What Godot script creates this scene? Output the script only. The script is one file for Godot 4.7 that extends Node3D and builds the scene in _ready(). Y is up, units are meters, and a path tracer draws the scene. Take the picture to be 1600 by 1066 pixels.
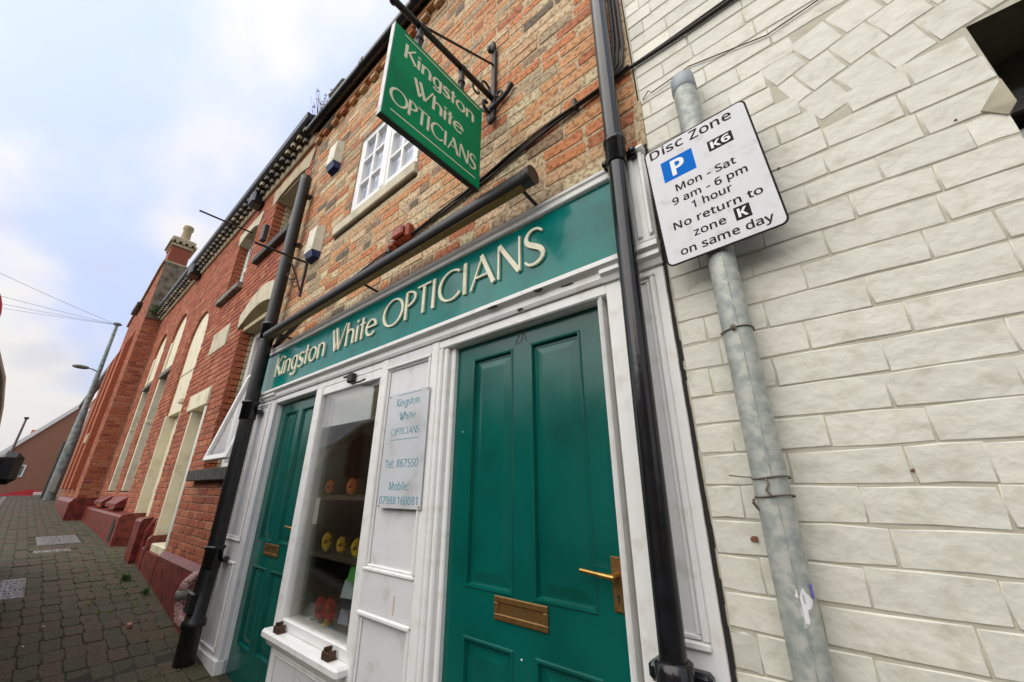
extends Node3D
# A street front seen from close to the wall. x runs along the wall (left is -x), y is up, z points out to the street; the wall plane is z = 0.

const EYE := Vector3(0, 1.29, 1.25)
var rng := RandomNumberGenerator.new()
var M := {}
var counts := {}
var bricks_stretcher: Array = []
var bricks_header: Array = []
var soft_stretcher: Array = []
var soft_header: Array = []

# ---------------------------------------------------------------- helpers
func lin(r: float, g: float, b: float) -> Color:
	return Color(r, g, b).linear_to_srgb()

func noise_tex(sd: int, freq: float, ramp: Array, oct := 4, kind := FastNoiseLite.TYPE_SIMPLEX_SMOOTH, size := 512, normal := false, bump := 4.0) -> NoiseTexture2D:
	var n := FastNoiseLite.new()
	n.seed = sd; n.frequency = freq; n.fractal_octaves = oct; n.noise_type = kind
	if kind == FastNoiseLite.TYPE_CELLULAR:
		n.cellular_return_type = FastNoiseLite.RETURN_CELL_VALUE
	var t := NoiseTexture2D.new()
	t.width = size; t.height = size; t.seamless = true; t.noise = n; t.as_normal_map = normal; t.bump_strength = bump
	if ramp.size() > 0:
		var g := Gradient.new()
		var off := PackedFloat32Array(); var col := PackedColorArray()
		for r in ramp:
			off.append(r[0]); col.append(r[1])
		g.offsets = off; g.colors = col
		t.color_ramp = g
	return t

func grey(v: float) -> Color:
	return Color(v, v, v)

func mat(c: Color, rough := 0.7, metal := 0.0, tex: Texture2D = null, per_m := 1.0, height: Texture2D = null, cm := 0.3, tri := true) -> StandardMaterial3D:
	var m := StandardMaterial3D.new()
	m.albedo_color = c; m.roughness = rough; m.metallic = metal
	if tex:
		m.albedo_texture = tex
	if height:
		m.heightmap_enabled = true; m.heightmap_texture = height; m.heightmap_scale = cm
	if tex or height:
		m.uv1_triplanar = tri; m.uv1_world_triplanar = tri
		m.uv1_scale = Vector3(per_m, per_m, per_m)
	return m

func mb() -> SurfaceTool:
	var st := SurfaceTool.new()
	st.begin(Mesh.PRIMITIVE_TRIANGLES)
	st.set_smooth_group(-1)
	return st

func tri(st: SurfaceTool, a: Vector3, b: Vector3, c: Vector3) -> void:
	st.add_vertex(a); st.add_vertex(b); st.add_vertex(c)

func quad(st: SurfaceTool, a: Vector3, b: Vector3, c: Vector3, d: Vector3) -> void:  # clockwise seen from the front
	tri(st, a, b, c); tri(st, a, c, d)

func box(st: SurfaceTool, lo: Vector3, hi: Vector3, bev := 0.0) -> void:
	st.set_smooth_group(-1)
	var c := (lo + hi) / 2.0; var h := (hi - lo) / 2.0
	var b = minf(bev, minf(h.x, minf(h.y, h.z)) * 0.9)
	var P := func(sx: float, sy: float, sz: float, k: int) -> Vector3:   # corner point lying on the face of axis k
		var s := Vector3(sx, sy, sz); var e: Vector3 = h - Vector3(b, b, b)
		e[k] = h[k]
		return c + s * e
	for k in 3:
		var u := (k + 1) % 3; var v := (k + 2) % 3
		for s in [-1.0, 1.0]:
			var q: Array = []
			for t in [[-1, -1], [1, -1], [1, 1], [-1, 1]]:
				var d := Vector3.ZERO; d[k] = s; d[u] = t[0]; d[v] = t[1]
				q.append(P.call(d.x, d.y, d.z, k))
			if s > 0: quad(st, q[3], q[2], q[1], q[0])
			else: quad(st, q[0], q[1], q[2], q[3])
	if b <= 0.0: return
	for k in 3:                                             # the twelve chamfers
		var u := (k + 1) % 3; var v := (k + 2) % 3
		for su in [-1.0, 1.0]:
			for sv in [-1.0, 1.0]:
				var d0 := Vector3.ZERO; d0[u] = su; d0[v] = sv
				var d1 := d0; d0[k] = -1.0; d1[k] = 1.0
				var a: Vector3 = P.call(d0.x, d0.y, d0.z, u); var a1: Vector3 = P.call(d1.x, d1.y, d1.z, u)
				var b1: Vector3 = P.call(d1.x, d1.y, d1.z, v); var b0: Vector3 = P.call(d0.x, d0.y, d0.z, v)
				if su * sv > 0: quad(st, b0, b1, a1, a)
				else: quad(st, a, a1, b1, b0)
	for sx in [-1.0, 1.0]:
		for sy in [-1.0, 1.0]:
			for sz in [-1.0, 1.0]:
				var p: Vector3 = P.call(sx, sy, sz, 0); var q: Vector3 = P.call(sx, sy, sz, 1); var r: Vector3 = P.call(sx, sy, sz, 2)
				if sx * sy * sz > 0: tri(st, p, r, q)
				else: tri(st, p, q, r)

func bx(lo: Vector3, hi: Vector3, bev := 0.0) -> SurfaceTool:
	var st := mb(); box(st, lo, hi, bev); return st

func tube(st: SurfaceTool, pts: Array, rad, n := 10, caps := true) -> void:       # rad: one radius or one per point
	var rings: Array = []
	var up := Vector3(0.0123, 1, 0.0321).normalized()
	var prev := Vector3.ZERO
	for i in pts.size():
		var t: Vector3 = (pts[mini(i + 1, pts.size() - 1)] - pts[maxi(i - 1, 0)]).normalized()
		var a: Vector3
		if i == 0:
			if absf(t.dot(up)) > 0.9: up = Vector3(1, 0.02, 0.03).normalized()
			a = t.cross(up).normalized()
		else:
			a = (prev - t * prev.dot(t)).normalized()
		prev = a
		var b := t.cross(a)
		var r: float = rad[i] if rad is Array else rad
		var ring: Array = []
		for k in n:
			var an := TAU * k / n
			ring.append(pts[i] + (a * cos(an) + b * sin(an)) * r)
		rings.append(ring)
	st.set_smooth_group(1)
	for i in rings.size() - 1:
		for k in n:
			quad(st, rings[i][k], rings[i][(k + 1) % n], rings[i + 1][(k + 1) % n], rings[i + 1][k])
	st.set_smooth_group(-1)
	if caps:
		for k in range(1, n - 1):
			tri(st, rings[0][0], rings[0][k + 1], rings[0][k])
			tri(st, rings[-1][0], rings[-1][k], rings[-1][k + 1])

func rod(a: Vector3, b: Vector3, r: float, n := 10) -> SurfaceTool:
	var st := mb(); tube(st, [a, b], r, n); return st

func blob(st: SurfaceTool, c: Vector3, r: Vector3, nu := 8, nv := 5) -> void:
	st.set_smooth_group(2)
	for j in nv:
		for i in nu:
			var f := func(a: int, b: int) -> Vector3:
				var th := PI * b / nv; var ph := TAU * a / nu
				return c + Vector3(r.x * sin(th) * cos(ph), r.y * cos(th), r.z * sin(th) * sin(ph))
			quad(st, f.call(i, j), f.call(i + 1, j), f.call(i + 1, j + 1), f.call(i, j + 1))
	st.set_smooth_group(-1)

# a flat outline (x, y) given thickness from z0 to z1; basis turns it into place
func slab(st: SurfaceTool, poly: PackedVector2Array, z0: float, z1: float, t := Transform3D()) -> void:
	st.set_smooth_group(-1)
	var p := poly.duplicate()
	if not Geometry2D.is_polygon_clockwise(p): p.reverse()
	var id := Geometry2D.triangulate_polygon(p)
	for k in range(0, id.size(), 3):
		var a := p[id[k]]; var b := p[id[k + 1]]; var c := p[id[k + 2]]
		if (b - a).cross(c - a) > 0.0:
			var s := b; b = c; c = s
		tri(st, t * Vector3(a.x, a.y, z1), t * Vector3(b.x, b.y, z1), t * Vector3(c.x, c.y, z1))
		tri(st, t * Vector3(a.x, a.y, z0), t * Vector3(c.x, c.y, z0), t * Vector3(b.x, b.y, z0))
	for k in p.size():
		var a := p[k]; var b := p[(k + 1) % p.size()]
		quad(st, t * Vector3(a.x, a.y, z1), t * Vector3(a.x, a.y, z0), t * Vector3(b.x, b.y, z0), t * Vector3(b.x, b.y, z1))

# a moulding: an outline in (z, y) drawn from x0 to x1
func mould(st: SurfaceTool, prof: Array, x0: float, x1: float) -> void:
	var p := PackedVector2Array()
	for q in prof: p.append(q)
	slab(st, p, x0, x1, Transform3D(Basis(Vector3(0, 0, 1), Vector3(0, 1, 0), Vector3(1, 0, 0)), Vector3.ZERO))

func numbered(parent: Node, called: String) -> String:
	var key := "%d %s" % [parent.get_instance_id(), called]
	if not counts.has(key):
		counts[key] = 0
		return called
	counts[key] += 1
	return "%s_%03d" % [called, counts[key]]

# commits what was collected (in world coordinates, or the parent's if local) as ONE mesh with its origin in its middle
func obj(called: String, st: SurfaceTool, m: Material, parent: Node3D = self, local := false) -> MeshInstance3D:
	st.generate_normals()
	var arr := st.commit_to_arrays()
	var v: PackedVector3Array = arr[Mesh.ARRAY_VERTEX]
	var lo := v[0]; var hi := v[0]
	for p in v:
		lo = lo.min(p); hi = hi.max(p)
	var c := (lo + hi) / 2.0
	for i in v.size(): v[i] -= c
	arr[Mesh.ARRAY_VERTEX] = v
	var mesh := ArrayMesh.new()
	mesh.add_surface_from_arrays(Mesh.PRIMITIVE_TRIANGLES, arr)
	mesh.surface_set_material(0, m)
	var o := MeshInstance3D.new()
	o.name = numbered(parent, called); o.mesh = mesh
	parent.add_child(o, true)
	o.position = c if local or parent == self else c - parent.global_position
	return o

func tag(o: Node3D, label: String, category: String, group := "") -> Node3D:
	o.set_meta("label", label); o.set_meta("category", category)
	if group: o.set_meta("group", group)
	return o

func thing(called: String, label: String, category: String, at := Vector3.ZERO, group := "", turn := Basis()) -> Node3D:
	var o := Node3D.new()
	o.name = numbered(self, called); add_child(o, true)
	o.position = at; o.basis = turn
	tag(o, label, category, group)
	return o

func struct(called: String, st: SurfaceTool, m: Material) -> MeshInstance3D:
	var o := obj(called, st, m); o.set_meta("kind", "structure"); return o

func part(called: String, mesh: Mesh, m: Material, parent: Node3D, t: Transform3D) -> MeshInstance3D:   # a shared mesh set in place; t in world axes
	var o := MeshInstance3D.new()
	o.name = numbered(parent, called); o.mesh = mesh; o.material_override = m
	parent.add_child(o, true)
	t.origin -= parent.global_position
	o.transform = t
	return o

# ---------------------------------------------------------------- bricks
func brick_mesh(L: float, H: float, D: float, bev: float, jit: float) -> ArrayMesh:
	var st := mb()
	var inn: Array = []; var out: Array = []
	var ring := [[-1, -1], [0, -1], [1, -1], [1, 0], [1, 1], [0, 1], [-1, 1], [-1, 0]]
	for q in ring:
		var j := Vector2(rng.randf_range(-jit, jit), rng.randf_range(-jit, jit))
		var dz := rng.randf_range(-jit, jit) * 0.12
		var corner: float = 0.45 if q[0] != 0 and q[1] != 0 else 0.0
		out.append(Vector3(q[0] * (L / 2 - bev * corner) + j.x, q[1] * (H / 2 - bev * corner) + j.y, -bev))
		inn.append(Vector3(q[0] * (L / 2 - bev) + j.x, q[1] * (H / 2 - bev) + j.y, dz))
	for k in 8:
		var k1 := (k + 1) % 8
		st.set_smooth_group(3)                               # the face keeps its own normals, so it stays flat
		tri(st, Vector3(0, 0, jit * 0.1), inn[k1], inn[k])
		st.set_smooth_group(1)
		quad(st, inn[k], inn[k1], out[k1], out[k])
	st.set_smooth_group(2)
	for k in 8:
		var k1 := (k + 1) % 8
		var b0: Vector3 = out[k]; var b1: Vector3 = out[k1]
		b0.z = -D; b1.z = -D
		quad(st, out[k], out[k1], b1, b0)
	st.generate_normals()
	return st.commit()

# lays bricks over x0..x1, y0..y1 on the plane z; cut(y0, y1) gives the stretches [a, b] of a course that stay free.
# returns the stretches of every course, for the mortar behind.
func lay(wall: Node3D, x0: float, x1: float, y0: float, y1: float, z: float, course: float, length: float, joint: float, bed: float, cut: Callable, pal: Array, style: int, weights: Array, stuff_name: String, rough_z := 0.002, most := 300) -> void:
	var list: Array = []
	var row := 0
	var y := y0
	while y < y1 - 0.02:
		var hh := minf(course, y1 - y)
		var spans: Array = [[x0, x1]]
		for c in cut.call(y, y + hh):
			var nx: Array = []
			for s in spans:
				if c[1] <= s[0] or c[0] >= s[1]: nx.append(s)
				else:
					if c[0] > s[0]: nx.append([s[0], c[0]])
					if c[1] < s[1]: nx.append([c[1], s[1]])
			spans = nx
		var x := x0 - length * (0.5 if row % 2 else 0.0) - rng.randf_range(0, 0.02)
		while x < x1:
			var ln := length
			if style == 1 and rng.randf() < 0.16: ln = length * 0.5
			elif style == 1: ln = length * [0.7, 0.84, 0.95, 1.04, 0.78, 0.9][rng.randi() % 6]
			elif style == 0 and rng.randf() < 0.24: ln = length * 0.5
			elif style == 2 and (int(round(x / length * 1.5)) + row) % 2 == 0: ln = length * 0.5
			var xe := x + ln
			for s in spans:
				var a := maxf(x, s[0]); var b := minf(xe, s[1])
				if b - a > 0.035:
					var px := (a + b) / 2; var py := y + hh / 2
					var d := Vector3(px, py, z) - EYE
					var size := (b - a) * absf(d.z) / d.length_squared()
					var slack := rng.randf_range(-0.004, 0.001) if style == 1 else 0.0      # thick paint closes some of the upright joints
					list.append([size, px, py, b - a - joint - slack, hh - bed - slack * 0.3])
			x = xe
		y += course; row += 1
	list.sort_custom(func(a, b): return a[0] > b[0])
	var patch := FastNoiseLite.new(); patch.seed = 77; patch.frequency = 0.9; patch.fractal_octaves = 3
	var soft := style == 1
	var S: Array = soft_stretcher if soft else bricks_stretcher
	var Hh: Array = soft_header if soft else bricks_header
	var rest: Array = []
	for i in list.size():
		var q: Array = list[i]
		if q[3] < 0.02 or q[4] < 0.015: continue
		var long: bool = q[3] > 0.165
		var mesh: Mesh = (S if long else Hh)[rng.randi() % 5]
		var sc := Vector3(q[3] / (0.225 if long else 0.105), q[4] / 0.065, 1)
		var wob := 0.25 if soft else 1.0
		var bs := Basis.from_euler(Vector3(rng.randfn(0, 0.012) * wob, rng.randfn(0, 0.008) * wob, rng.randfn(0, 0.006))) * Basis.from_scale(sc)
		if rng.randf() < 0.5: bs = bs * Basis(Vector3(0, 0, 1), PI)
		var t := Transform3D(bs, Vector3(q[1], q[2], z + rng.randfn(0, rough_z)))
		# old walls change tone in patches, so the choice of brick leans one way or the other from place to place
		var w := clampf(rng.randf() * 0.9 + 0.05 + 0.26 * patch.get_noise_2d(q[1], q[2] * 1.6), 0.0, 0.999); var ci := 0
		for k in weights.size():
			w -= weights[k]
			if w <= 0: ci = k; break
		if i < most: part("brick", mesh, pal[ci], wall, t)
		else: rest.append([Transform3D(Basis.from_scale(Vector3(q[3] / 0.225, q[4] / 0.065, 1)), t.origin), ci])
	if rest.size():
		var mm := MultiMesh.new()
		mm.transform_format = MultiMesh.TRANSFORM_3D; mm.use_colors = true
		mm.mesh = S[0].duplicate(); mm.instance_count = rest.size()
		var vm: StandardMaterial3D = pal[0].duplicate()
		vm.albedo_color = Color.WHITE; vm.vertex_color_use_as_albedo = true
		mm.mesh.surface_set_material(0, vm)
		for i in rest.size():
			var t: Transform3D = rest[i][0]
			mm.set_instance_transform(i, Transform3D(t.basis, t.origin - wall.global_position))
			var c: Color = pal[rest[i][1]].albedo_color.srgb_to_linear()
			mm.set_instance_color(i, c * rng.randf_range(0.85, 1.15))
		var o := MultiMeshInstance3D.new()
		o.name = numbered(wall, stuff_name); o.multimesh = mm
		wall.add_child(o, true); o.set_meta("kind", "stuff")

# the mortar sheet behind the bricks, left open where cut says so
func sheet(st: SurfaceTool, x0: float, x1: float, y0: float, y1: float, z: float, course: float, cut: Callable) -> void:
	var y := y0
	while y < y1 - 0.001:
		var ye := minf(y + course, y1)
		var spans: Array = [[x0, x1]]
		for c in cut.call(y, ye):
			var nx: Array = []
			for s in spans:
				if c[1] <= s[0] or c[0] >= s[1]: nx.append(s)
				else:
					if c[0] > s[0]: nx.append([s[0], c[0]])
					if c[1] < s[1]: nx.append([c[1], s[1]])
			spans = nx
		for s in spans:
			quad(st, Vector3(s[0], y, z), Vector3(s[0], ye, z), Vector3(s[1], ye, z), Vector3(s[1], y, z))
		y = ye

# ---------------------------------------------------------------- lettering
func arc(cx: float, cy: float, rx: float, ry: float, a0: float, a1: float, thin: float, thick: float, n := 18) -> Array:
	var p: Array = []
	for i in n + 1:
		var a := deg_to_rad(lerpf(a0, a1, float(i) / n))
		p.append(Vector3(cx + rx * cos(a), cy + ry * sin(a), lerpf(thin, thick, pow(absf(cos(a)), 1.6))))
	return p

func ess(w: float, h: float, k: float) -> Array:
	var p: Array = []
	var c := [Vector2(0.92, 0.86), Vector2(0.72, 0.97), Vector2(0.45, 1.0), Vector2(0.2, 0.92), Vector2(0.1, 0.76), Vector2(0.22, 0.62), Vector2(0.5, 0.51), Vector2(0.8, 0.38), Vector2(0.92, 0.22), Vector2(0.8, 0.07), Vector2(0.5, 0.0), Vector2(0.22, 0.03), Vector2(0.04, 0.14)]
	var wd := [0.5, 0.55, 0.6, 0.8, 1.0, 1.15, 1.25, 1.15, 1.0, 0.8, 0.6, 0.55, 0.5]
	for i in c.size() * 2 - 1:
		var a: Vector2 = c[i / 2]; var q := a; var ww: float = wd[i / 2]
		if i % 2:
			var b: Vector2 = c[i / 2 + 1]
			var pa: Vector2 = c[maxi(i / 2 - 1, 0)]; var nb: Vector2 = c[mini(i / 2 + 2, c.size() - 1)]
			q = a.cubic_interpolate(b, pa, nb, 0.5); ww = (ww + wd[i / 2 + 1]) / 2
		p.append(Vector3(q.x * w, q.y * h, ww * k))
	return p

func ln(x0: float, y0: float, x1: float, y1: float, w0: float, w1 := -1.0) -> Array:
	return [Vector3(x0, y0, w0), Vector3(x1, y1, w0 if w1 < 0 else w1)]

# strokes (x, y, width) and advance of a letter whose capitals are 1 high
func glyph(ch: String) -> Array:
	var K := 0.125; var F := 0.06
	match ch:
		"K": return [[ln(0.07, 0, 0.07, 1, K), ln(0.12, 0.42, 0.5, 1, F), ln(0.2, 0.52, 0.58, 0, K)], 0.66]
		"i": return [[ln(0.07, 0, 0.07, 0.66, K), ln(0.07, 0.8, 0.07, 0.91, K)], 0.22]
		"n": return [[ln(0.07, 0, 0.07, 0.66, K), arc(0.27, 0.42, 0.2, 0.22, 175, 0, F, K, 10) + [Vector3(0.47, 0, K)]], 0.62]
		"g": return [[arc(0.26, 0.34, 0.2, 0.31, 0, 360, F, K), ln(0.46, 0.66, 0.46, -0.06, K), arc(0.26, -0.06, 0.2, 0.2, 0, -150, F, K, 10)], 0.61]
		"s": return [[ess(0.42, 0.66, 0.125)], 0.47]
		"t": return [[ln(0.14, 0, 0.14, 0.9, K), ln(0.0, 0.63, 0.3, 0.63, F)], 0.34]
		"o": return [[arc(0.3, 0.33, 0.25, 0.31, 0, 360, F, K)], 0.66]
		"W": return [[ln(0.05, 1, 0.34, 0, K), ln(0.34, 0, 0.42, 0.3, F), ln(0.3, 1, 0.6, 0, K), ln(0.6, 0, 0.95, 1.02, F)], 0.98]
		"h": return [[ln(0.07, 0, 0.07, 1, K), arc(0.27, 0.42, 0.2, 0.22, 175, 0, F, K, 10) + [Vector3(0.47, 0, K)]], 0.62]
		"e": return [[arc(0.3, 0.33, 0.25, 0.31, 0, 318, F, K), ln(0.08, 0.36, 0.53, 0.36, F)], 0.62]
		"O": return [[arc(0.5, 0.5, 0.44, 0.48, 0, 360, 0.055, 0.12, 30)], 1.02]
		"P": return [[ln(0.08, 0, 0.08, 1, K), arc(0.1, 0.72, 0.36, 0.26, 90, -82, F, 0.1, 14)], 0.54]
		"T": return [[ln(0.27, 0, 0.27, 0.95, K), ln(0.0, 0.965, 0.54, 0.965, 0.065)], 0.58]
		"I": return [[ln(0.08, 0, 0.08, 1, K)], 0.26]
		"C": return [[arc(0.47, 0.5, 0.42, 0.48, 48, 318, 0.055, 0.12, 26)], 0.86]
		"A": return [[ln(0.03, 0, 0.38, 1, F), ln(0.34, 1, 0.72, 0, 0.13), ln(0.17, 0.34, 0.58, 0.34, 0.05)], 0.8]
		"N": return [[ln(0.06, 0, 0.06, 1, F), ln(0.08, 1, 0.62, 0, 0.13), ln(0.64, 0, 0.64, 1, F)], 0.76]
		"S": return [[ess(0.5, 1.0, 0.12)], 0.54]
	return [[], 0.35]

# one stroke as a solid ribbon; t places the letter plane (x right, y up, z out)
func ribbon(st: SurfaceTool, p: Array, z0: float, z1: float, t: Transform3D) -> void:
	var L: Array = []; var R: Array = []
	for i in p.size():
		var a: Vector3 = p[maxi(i - 1, 0)]; var b: Vector3 = p[mini(i + 1, p.size() - 1)]
		if p.size() > 4 and p[0].distance_to(p[-1]) < 0.001:
			if i == 0: a = p[-2]
			if i == p.size() - 1: b = p[1]
		var d := Vector2(b.x - a.x, b.y - a.y).normalized()
		var n := Vector2(-d.y, d.x) * float(p[i].z) / 2
		L.append(Vector2(p[i].x, p[i].y) + n); R.append(Vector2(p[i].x, p[i].y) - n)
	var v := func(q: Vector2, z: float) -> Vector3: return t * Vector3(q.x, q.y, z)
	for i in p.size() - 1:
		quad(st, v.call(L[i], z1), v.call(L[i + 1], z1), v.call(R[i + 1], z1), v.call(R[i], z1))
		quad(st, v.call(L[i + 1], z1), v.call(L[i], z1), v.call(L[i], z0), v.call(L[i + 1], z0))
		quad(st, v.call(R[i], z1), v.call(R[i + 1], z1), v.call(R[i + 1], z0), v.call(R[i], z0))
	for e in [0, p.size() - 1]:
		quad(st, v.call(L[e], z1), v.call(R[e], z1), v.call(R[e], z0), v.call(L[e], z0))

# writes a word from x = 0 to width (in the plane of t) with capitals cap high; each letter its own mesh, or all as one
func word(text: String, width: float, cap: float, z0: float, z1: float, t: Transform3D, m: Material, parent: Node3D, single: bool, local := false, weight := 1.0) -> void:
	var total := 0.0
	for ch in text: total += glyph(ch)[1]
	var sx := width / (total - 0.06) ; var x := 0.0
	var st := mb()
	for ch in text:
		var gl: Array = glyph(ch)
		var k := 0
		for s in gl[0]:
			var q: Array = []
			for p in s: q.append(Vector3((x + p.x) * sx, p.y * cap, p.z * weight * (sx + cap) / 2))
			ribbon(st, q, z0, z1 + 0.0009 * k, t); k += 1
		x += gl[1]
		if single and gl[0].size():
			obj("letter", st, m, parent, local); st = mb()
	if not single: obj("lettering", st, m, parent, local)

# flat print in a plain typeface; at = left end of the baseline in world or parent axes
func printed(text: String, width: float, cap: float, m: Material, parent: Node3D, at: Vector3, bold := false, local := false, called := "lettering", heavy := 0.0) -> void:
	var sf := SystemFont.new(); sf.font_names = PackedStringArray(["Droid Sans"]); sf.font_weight = 700 if bold else 400
	var f := sf
	var tm := TextMesh.new()
	tm.text = text; tm.font = f; tm.font_size = 64; tm.pixel_size = 0.001; tm.depth = 0.001
	tm.horizontal_alignment = HORIZONTAL_ALIGNMENT_LEFT; tm.vertical_alignment = VERTICAL_ALIGNMENT_BOTTOM
	tm.curve_step = 2.0
	tm.material = m
	var bb := tm.get_aabb()
	var arr := tm.get_mesh_arrays()
	var v: PackedVector3Array = arr[Mesh.ARRAY_VERTEX]
	var sy := cap / 0.0457
	var sx := width / bb.size.x
	# the baseline: the lowest point of the letters that stand on it
	var f2 := TextMesh.new(); f2.text = "H"; f2.font = f; f2.font_size = 64; f2.pixel_size = 0.001; f2.depth = 0.001
	f2.horizontal_alignment = HORIZONTAL_ALIGNMENT_LEFT; f2.vertical_alignment = VERTICAL_ALIGNMENT_BOTTOM
	var base := f2.get_aabb().position.y
	sy = cap / f2.get_aabb().size.y
	for i in v.size():
		v[i] = Vector3((v[i].x - bb.position.x) * sx, (v[i].y - base) * sy, v[i].z)
	if arr[Mesh.ARRAY_INDEX] == null or arr[Mesh.ARRAY_INDEX].is_empty():
		arr[Mesh.ARRAY_INDEX] = PackedInt32Array(range(v.size()))
	var out: Array = []; out.resize(Mesh.ARRAY_MAX)
	var nn: PackedVector3Array = arr[Mesh.ARRAY_NORMAL]
	var ix: PackedInt32Array = arr[Mesh.ARRAY_INDEX]
	if heavy > 0.0:                                          # struck again a hair aside, for a heavier letter
		var n0 := v.size(); var i0 := ix.size()
		for i in n0:
			v.append(v[i] + Vector3(heavy, heavy * 0.4, 0.00025)); nn.append(nn[i])
		for i in i0: ix.append(ix[i] + n0)
	out[Mesh.ARRAY_VERTEX] = v; out[Mesh.ARRAY_NORMAL] = nn; out[Mesh.ARRAY_INDEX] = ix
	var mesh := ArrayMesh.new()
	mesh.add_surface_from_arrays(Mesh.PRIMITIVE_TRIANGLES, out)
	mesh.surface_set_material(0, m)
	var o := MeshInstance3D.new(); o.name = numbered(parent, called); o.mesh = mesh
	parent.add_child(o, true)
	o.position = at if local else at - parent.global_position

# ---------------------------------------------------------------- the ground
var GX := [8.0, 0.0, -3.0, -4.2, -5.0, -6.0, -7.0, -8.0, -11.0, -13.0, -17.0, -21.0, -30.0, -70.0]
var GY := [-0.5, -0.12, 0.02, 0.11, 0.21, 0.32, 0.42, 0.5, 0.6, 0.65, 0.82, 0.95, 1.0, 1.05]
func gy(x: float) -> float:
	if x >= GX[0]: return GY[0]
	for i in GX.size() - 1:
		if x >= GX[i + 1]:
			return lerpf(GY[i + 1], GY[i], (x - GX[i + 1]) / (GX[i] - GX[i + 1]))
	return GY[-1]

func _ready() -> void:
	rng.seed = 20417
	# camera, sky, sun, exposure
	var cam := Camera3D.new()
	cam.name = "camera"; add_child(cam)
	cam.position = EYE
	cam.rotation_degrees = Vector3(21.1, 39.7, 0)
	cam.fov = 83.23; cam.near = 0.05; cam.far = 400.0; cam.current = true
	var env := Environment.new()
	env.background_mode = Environment.BG_SKY
	var sky := Sky.new(); var pano := PanoramaSkyMaterial.new()
	pano.panorama = sky_image(); pano.energy_multiplier = 1.0
	sky.sky_material = pano; env.sky = sky
	env.tonemap_mode = Environment.TONE_MAPPER_LINEAR
	env.tonemap_exposure = 1.7
	env.sdfgi_enabled = true; env.ssao_enabled = true; env.ssil_enabled = true
	var we := WorldEnvironment.new(); we.name = "world_environment"; we.environment = env; add_child(we)
	var sun := DirectionalLight3D.new()
	sun.name = "sun"; add_child(sun)
	sun.light_energy = 0.42; sun.light_angular_distance = 75.0; sun.light_color = Color(1.0, 0.98, 0.945)
	sun.shadow_enabled = true
	sun.look_at_from_position(Vector3(-0.8, 6.0, 7.0), Vector3.ZERO, Vector3.UP)

	materials()
	for i in 5:
		bricks_stretcher.append(brick_mesh(0.225, 0.065, 0.05, 0.0038, 0.0036))
		bricks_header.append(brick_mesh(0.105, 0.065, 0.05, 0.0038, 0.0036))
		soft_stretcher.append(brick_mesh(0.225, 0.065, 0.05, 0.0030, 0.0022))
		soft_header.append(brick_mesh(0.105, 0.065, 0.05, 0.0030, 0.0022))
	ground()
	var shop := optician_shop()
	white_building()
	red_building()
	bay_building()
	far_things()
	across_the_street()
	shop_fittings(shop)
	street_fittings()
	window_display()
	small_things()

func sky_image() -> ImageTexture:
	var w := 1024; var h := 512
	var n := FastNoiseLite.new(); n.seed = 60; n.frequency = 1.1; n.fractal_octaves = 5; n.noise_type = FastNoiseLite.TYPE_SIMPLEX_SMOOTH
	var n2 := FastNoiseLite.new(); n2.seed = 62; n2.frequency = 0.55; n2.fractal_octaves = 3
	var im := Image.create(w, h, false, Image.FORMAT_RGBF)
	var blue := Color(0.315, 0.375, 0.55); var white := Color(0.49, 0.475, 0.465); var dim := Color(0.32, 0.335, 0.395)
	var glare := Vector3(-1.6, 4.8, 7.0).normalized()           # the hidden sun lights the thin cloud round it
	for j in h:
		var th := PI * (j + 0.5) / h
		var y := cos(th); var r := sin(th)
		for i in w:
			var a := TAU * (i + 0.5) / w
			var d := Vector3(r * sin(a), y, -r * cos(a))
			var c: Color
			if y < -0.02:
				c = Color(0.09, 0.085, 0.08)
			else:
				var e := maxf(y, 0.0) + 0.25                  # clouds lie on a layer overhead: they draw together towards the horizon
				var q := Vector3(d.x / e, 0.6 * y, d.z / e)
				var v := n.get_noise_3dv(q * Vector3(0.9, 1, 1.6)) + 0.55 * n2.get_noise_3dv(q)
				var cover := smoothstep(-0.30, 0.36, v + 0.24 * (1.0 - y))
				c = blue.lerp(white, cover)
				var v2 := n.get_noise_3dv(q * 1.7 + Vector3(7, 3, 1))
				c = c.lerp(dim, 0.6 * smoothstep(-0.05, 0.45, v2) * smoothstep(0.0, 0.25, y))
				c = c.lerp(Color(0.40, 0.395, 0.40), 0.6 * exp(-y * 9.0))
				var g := acos(clampf(d.dot(glare), -1, 1))
				c = c * (1.0 + 0.25 * y) + Color(0.50, 0.48, 0.45) * exp(-g * g / 0.5)
			im.set_pixel(i, j, c)
	return ImageTexture.create_from_image(im)

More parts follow.
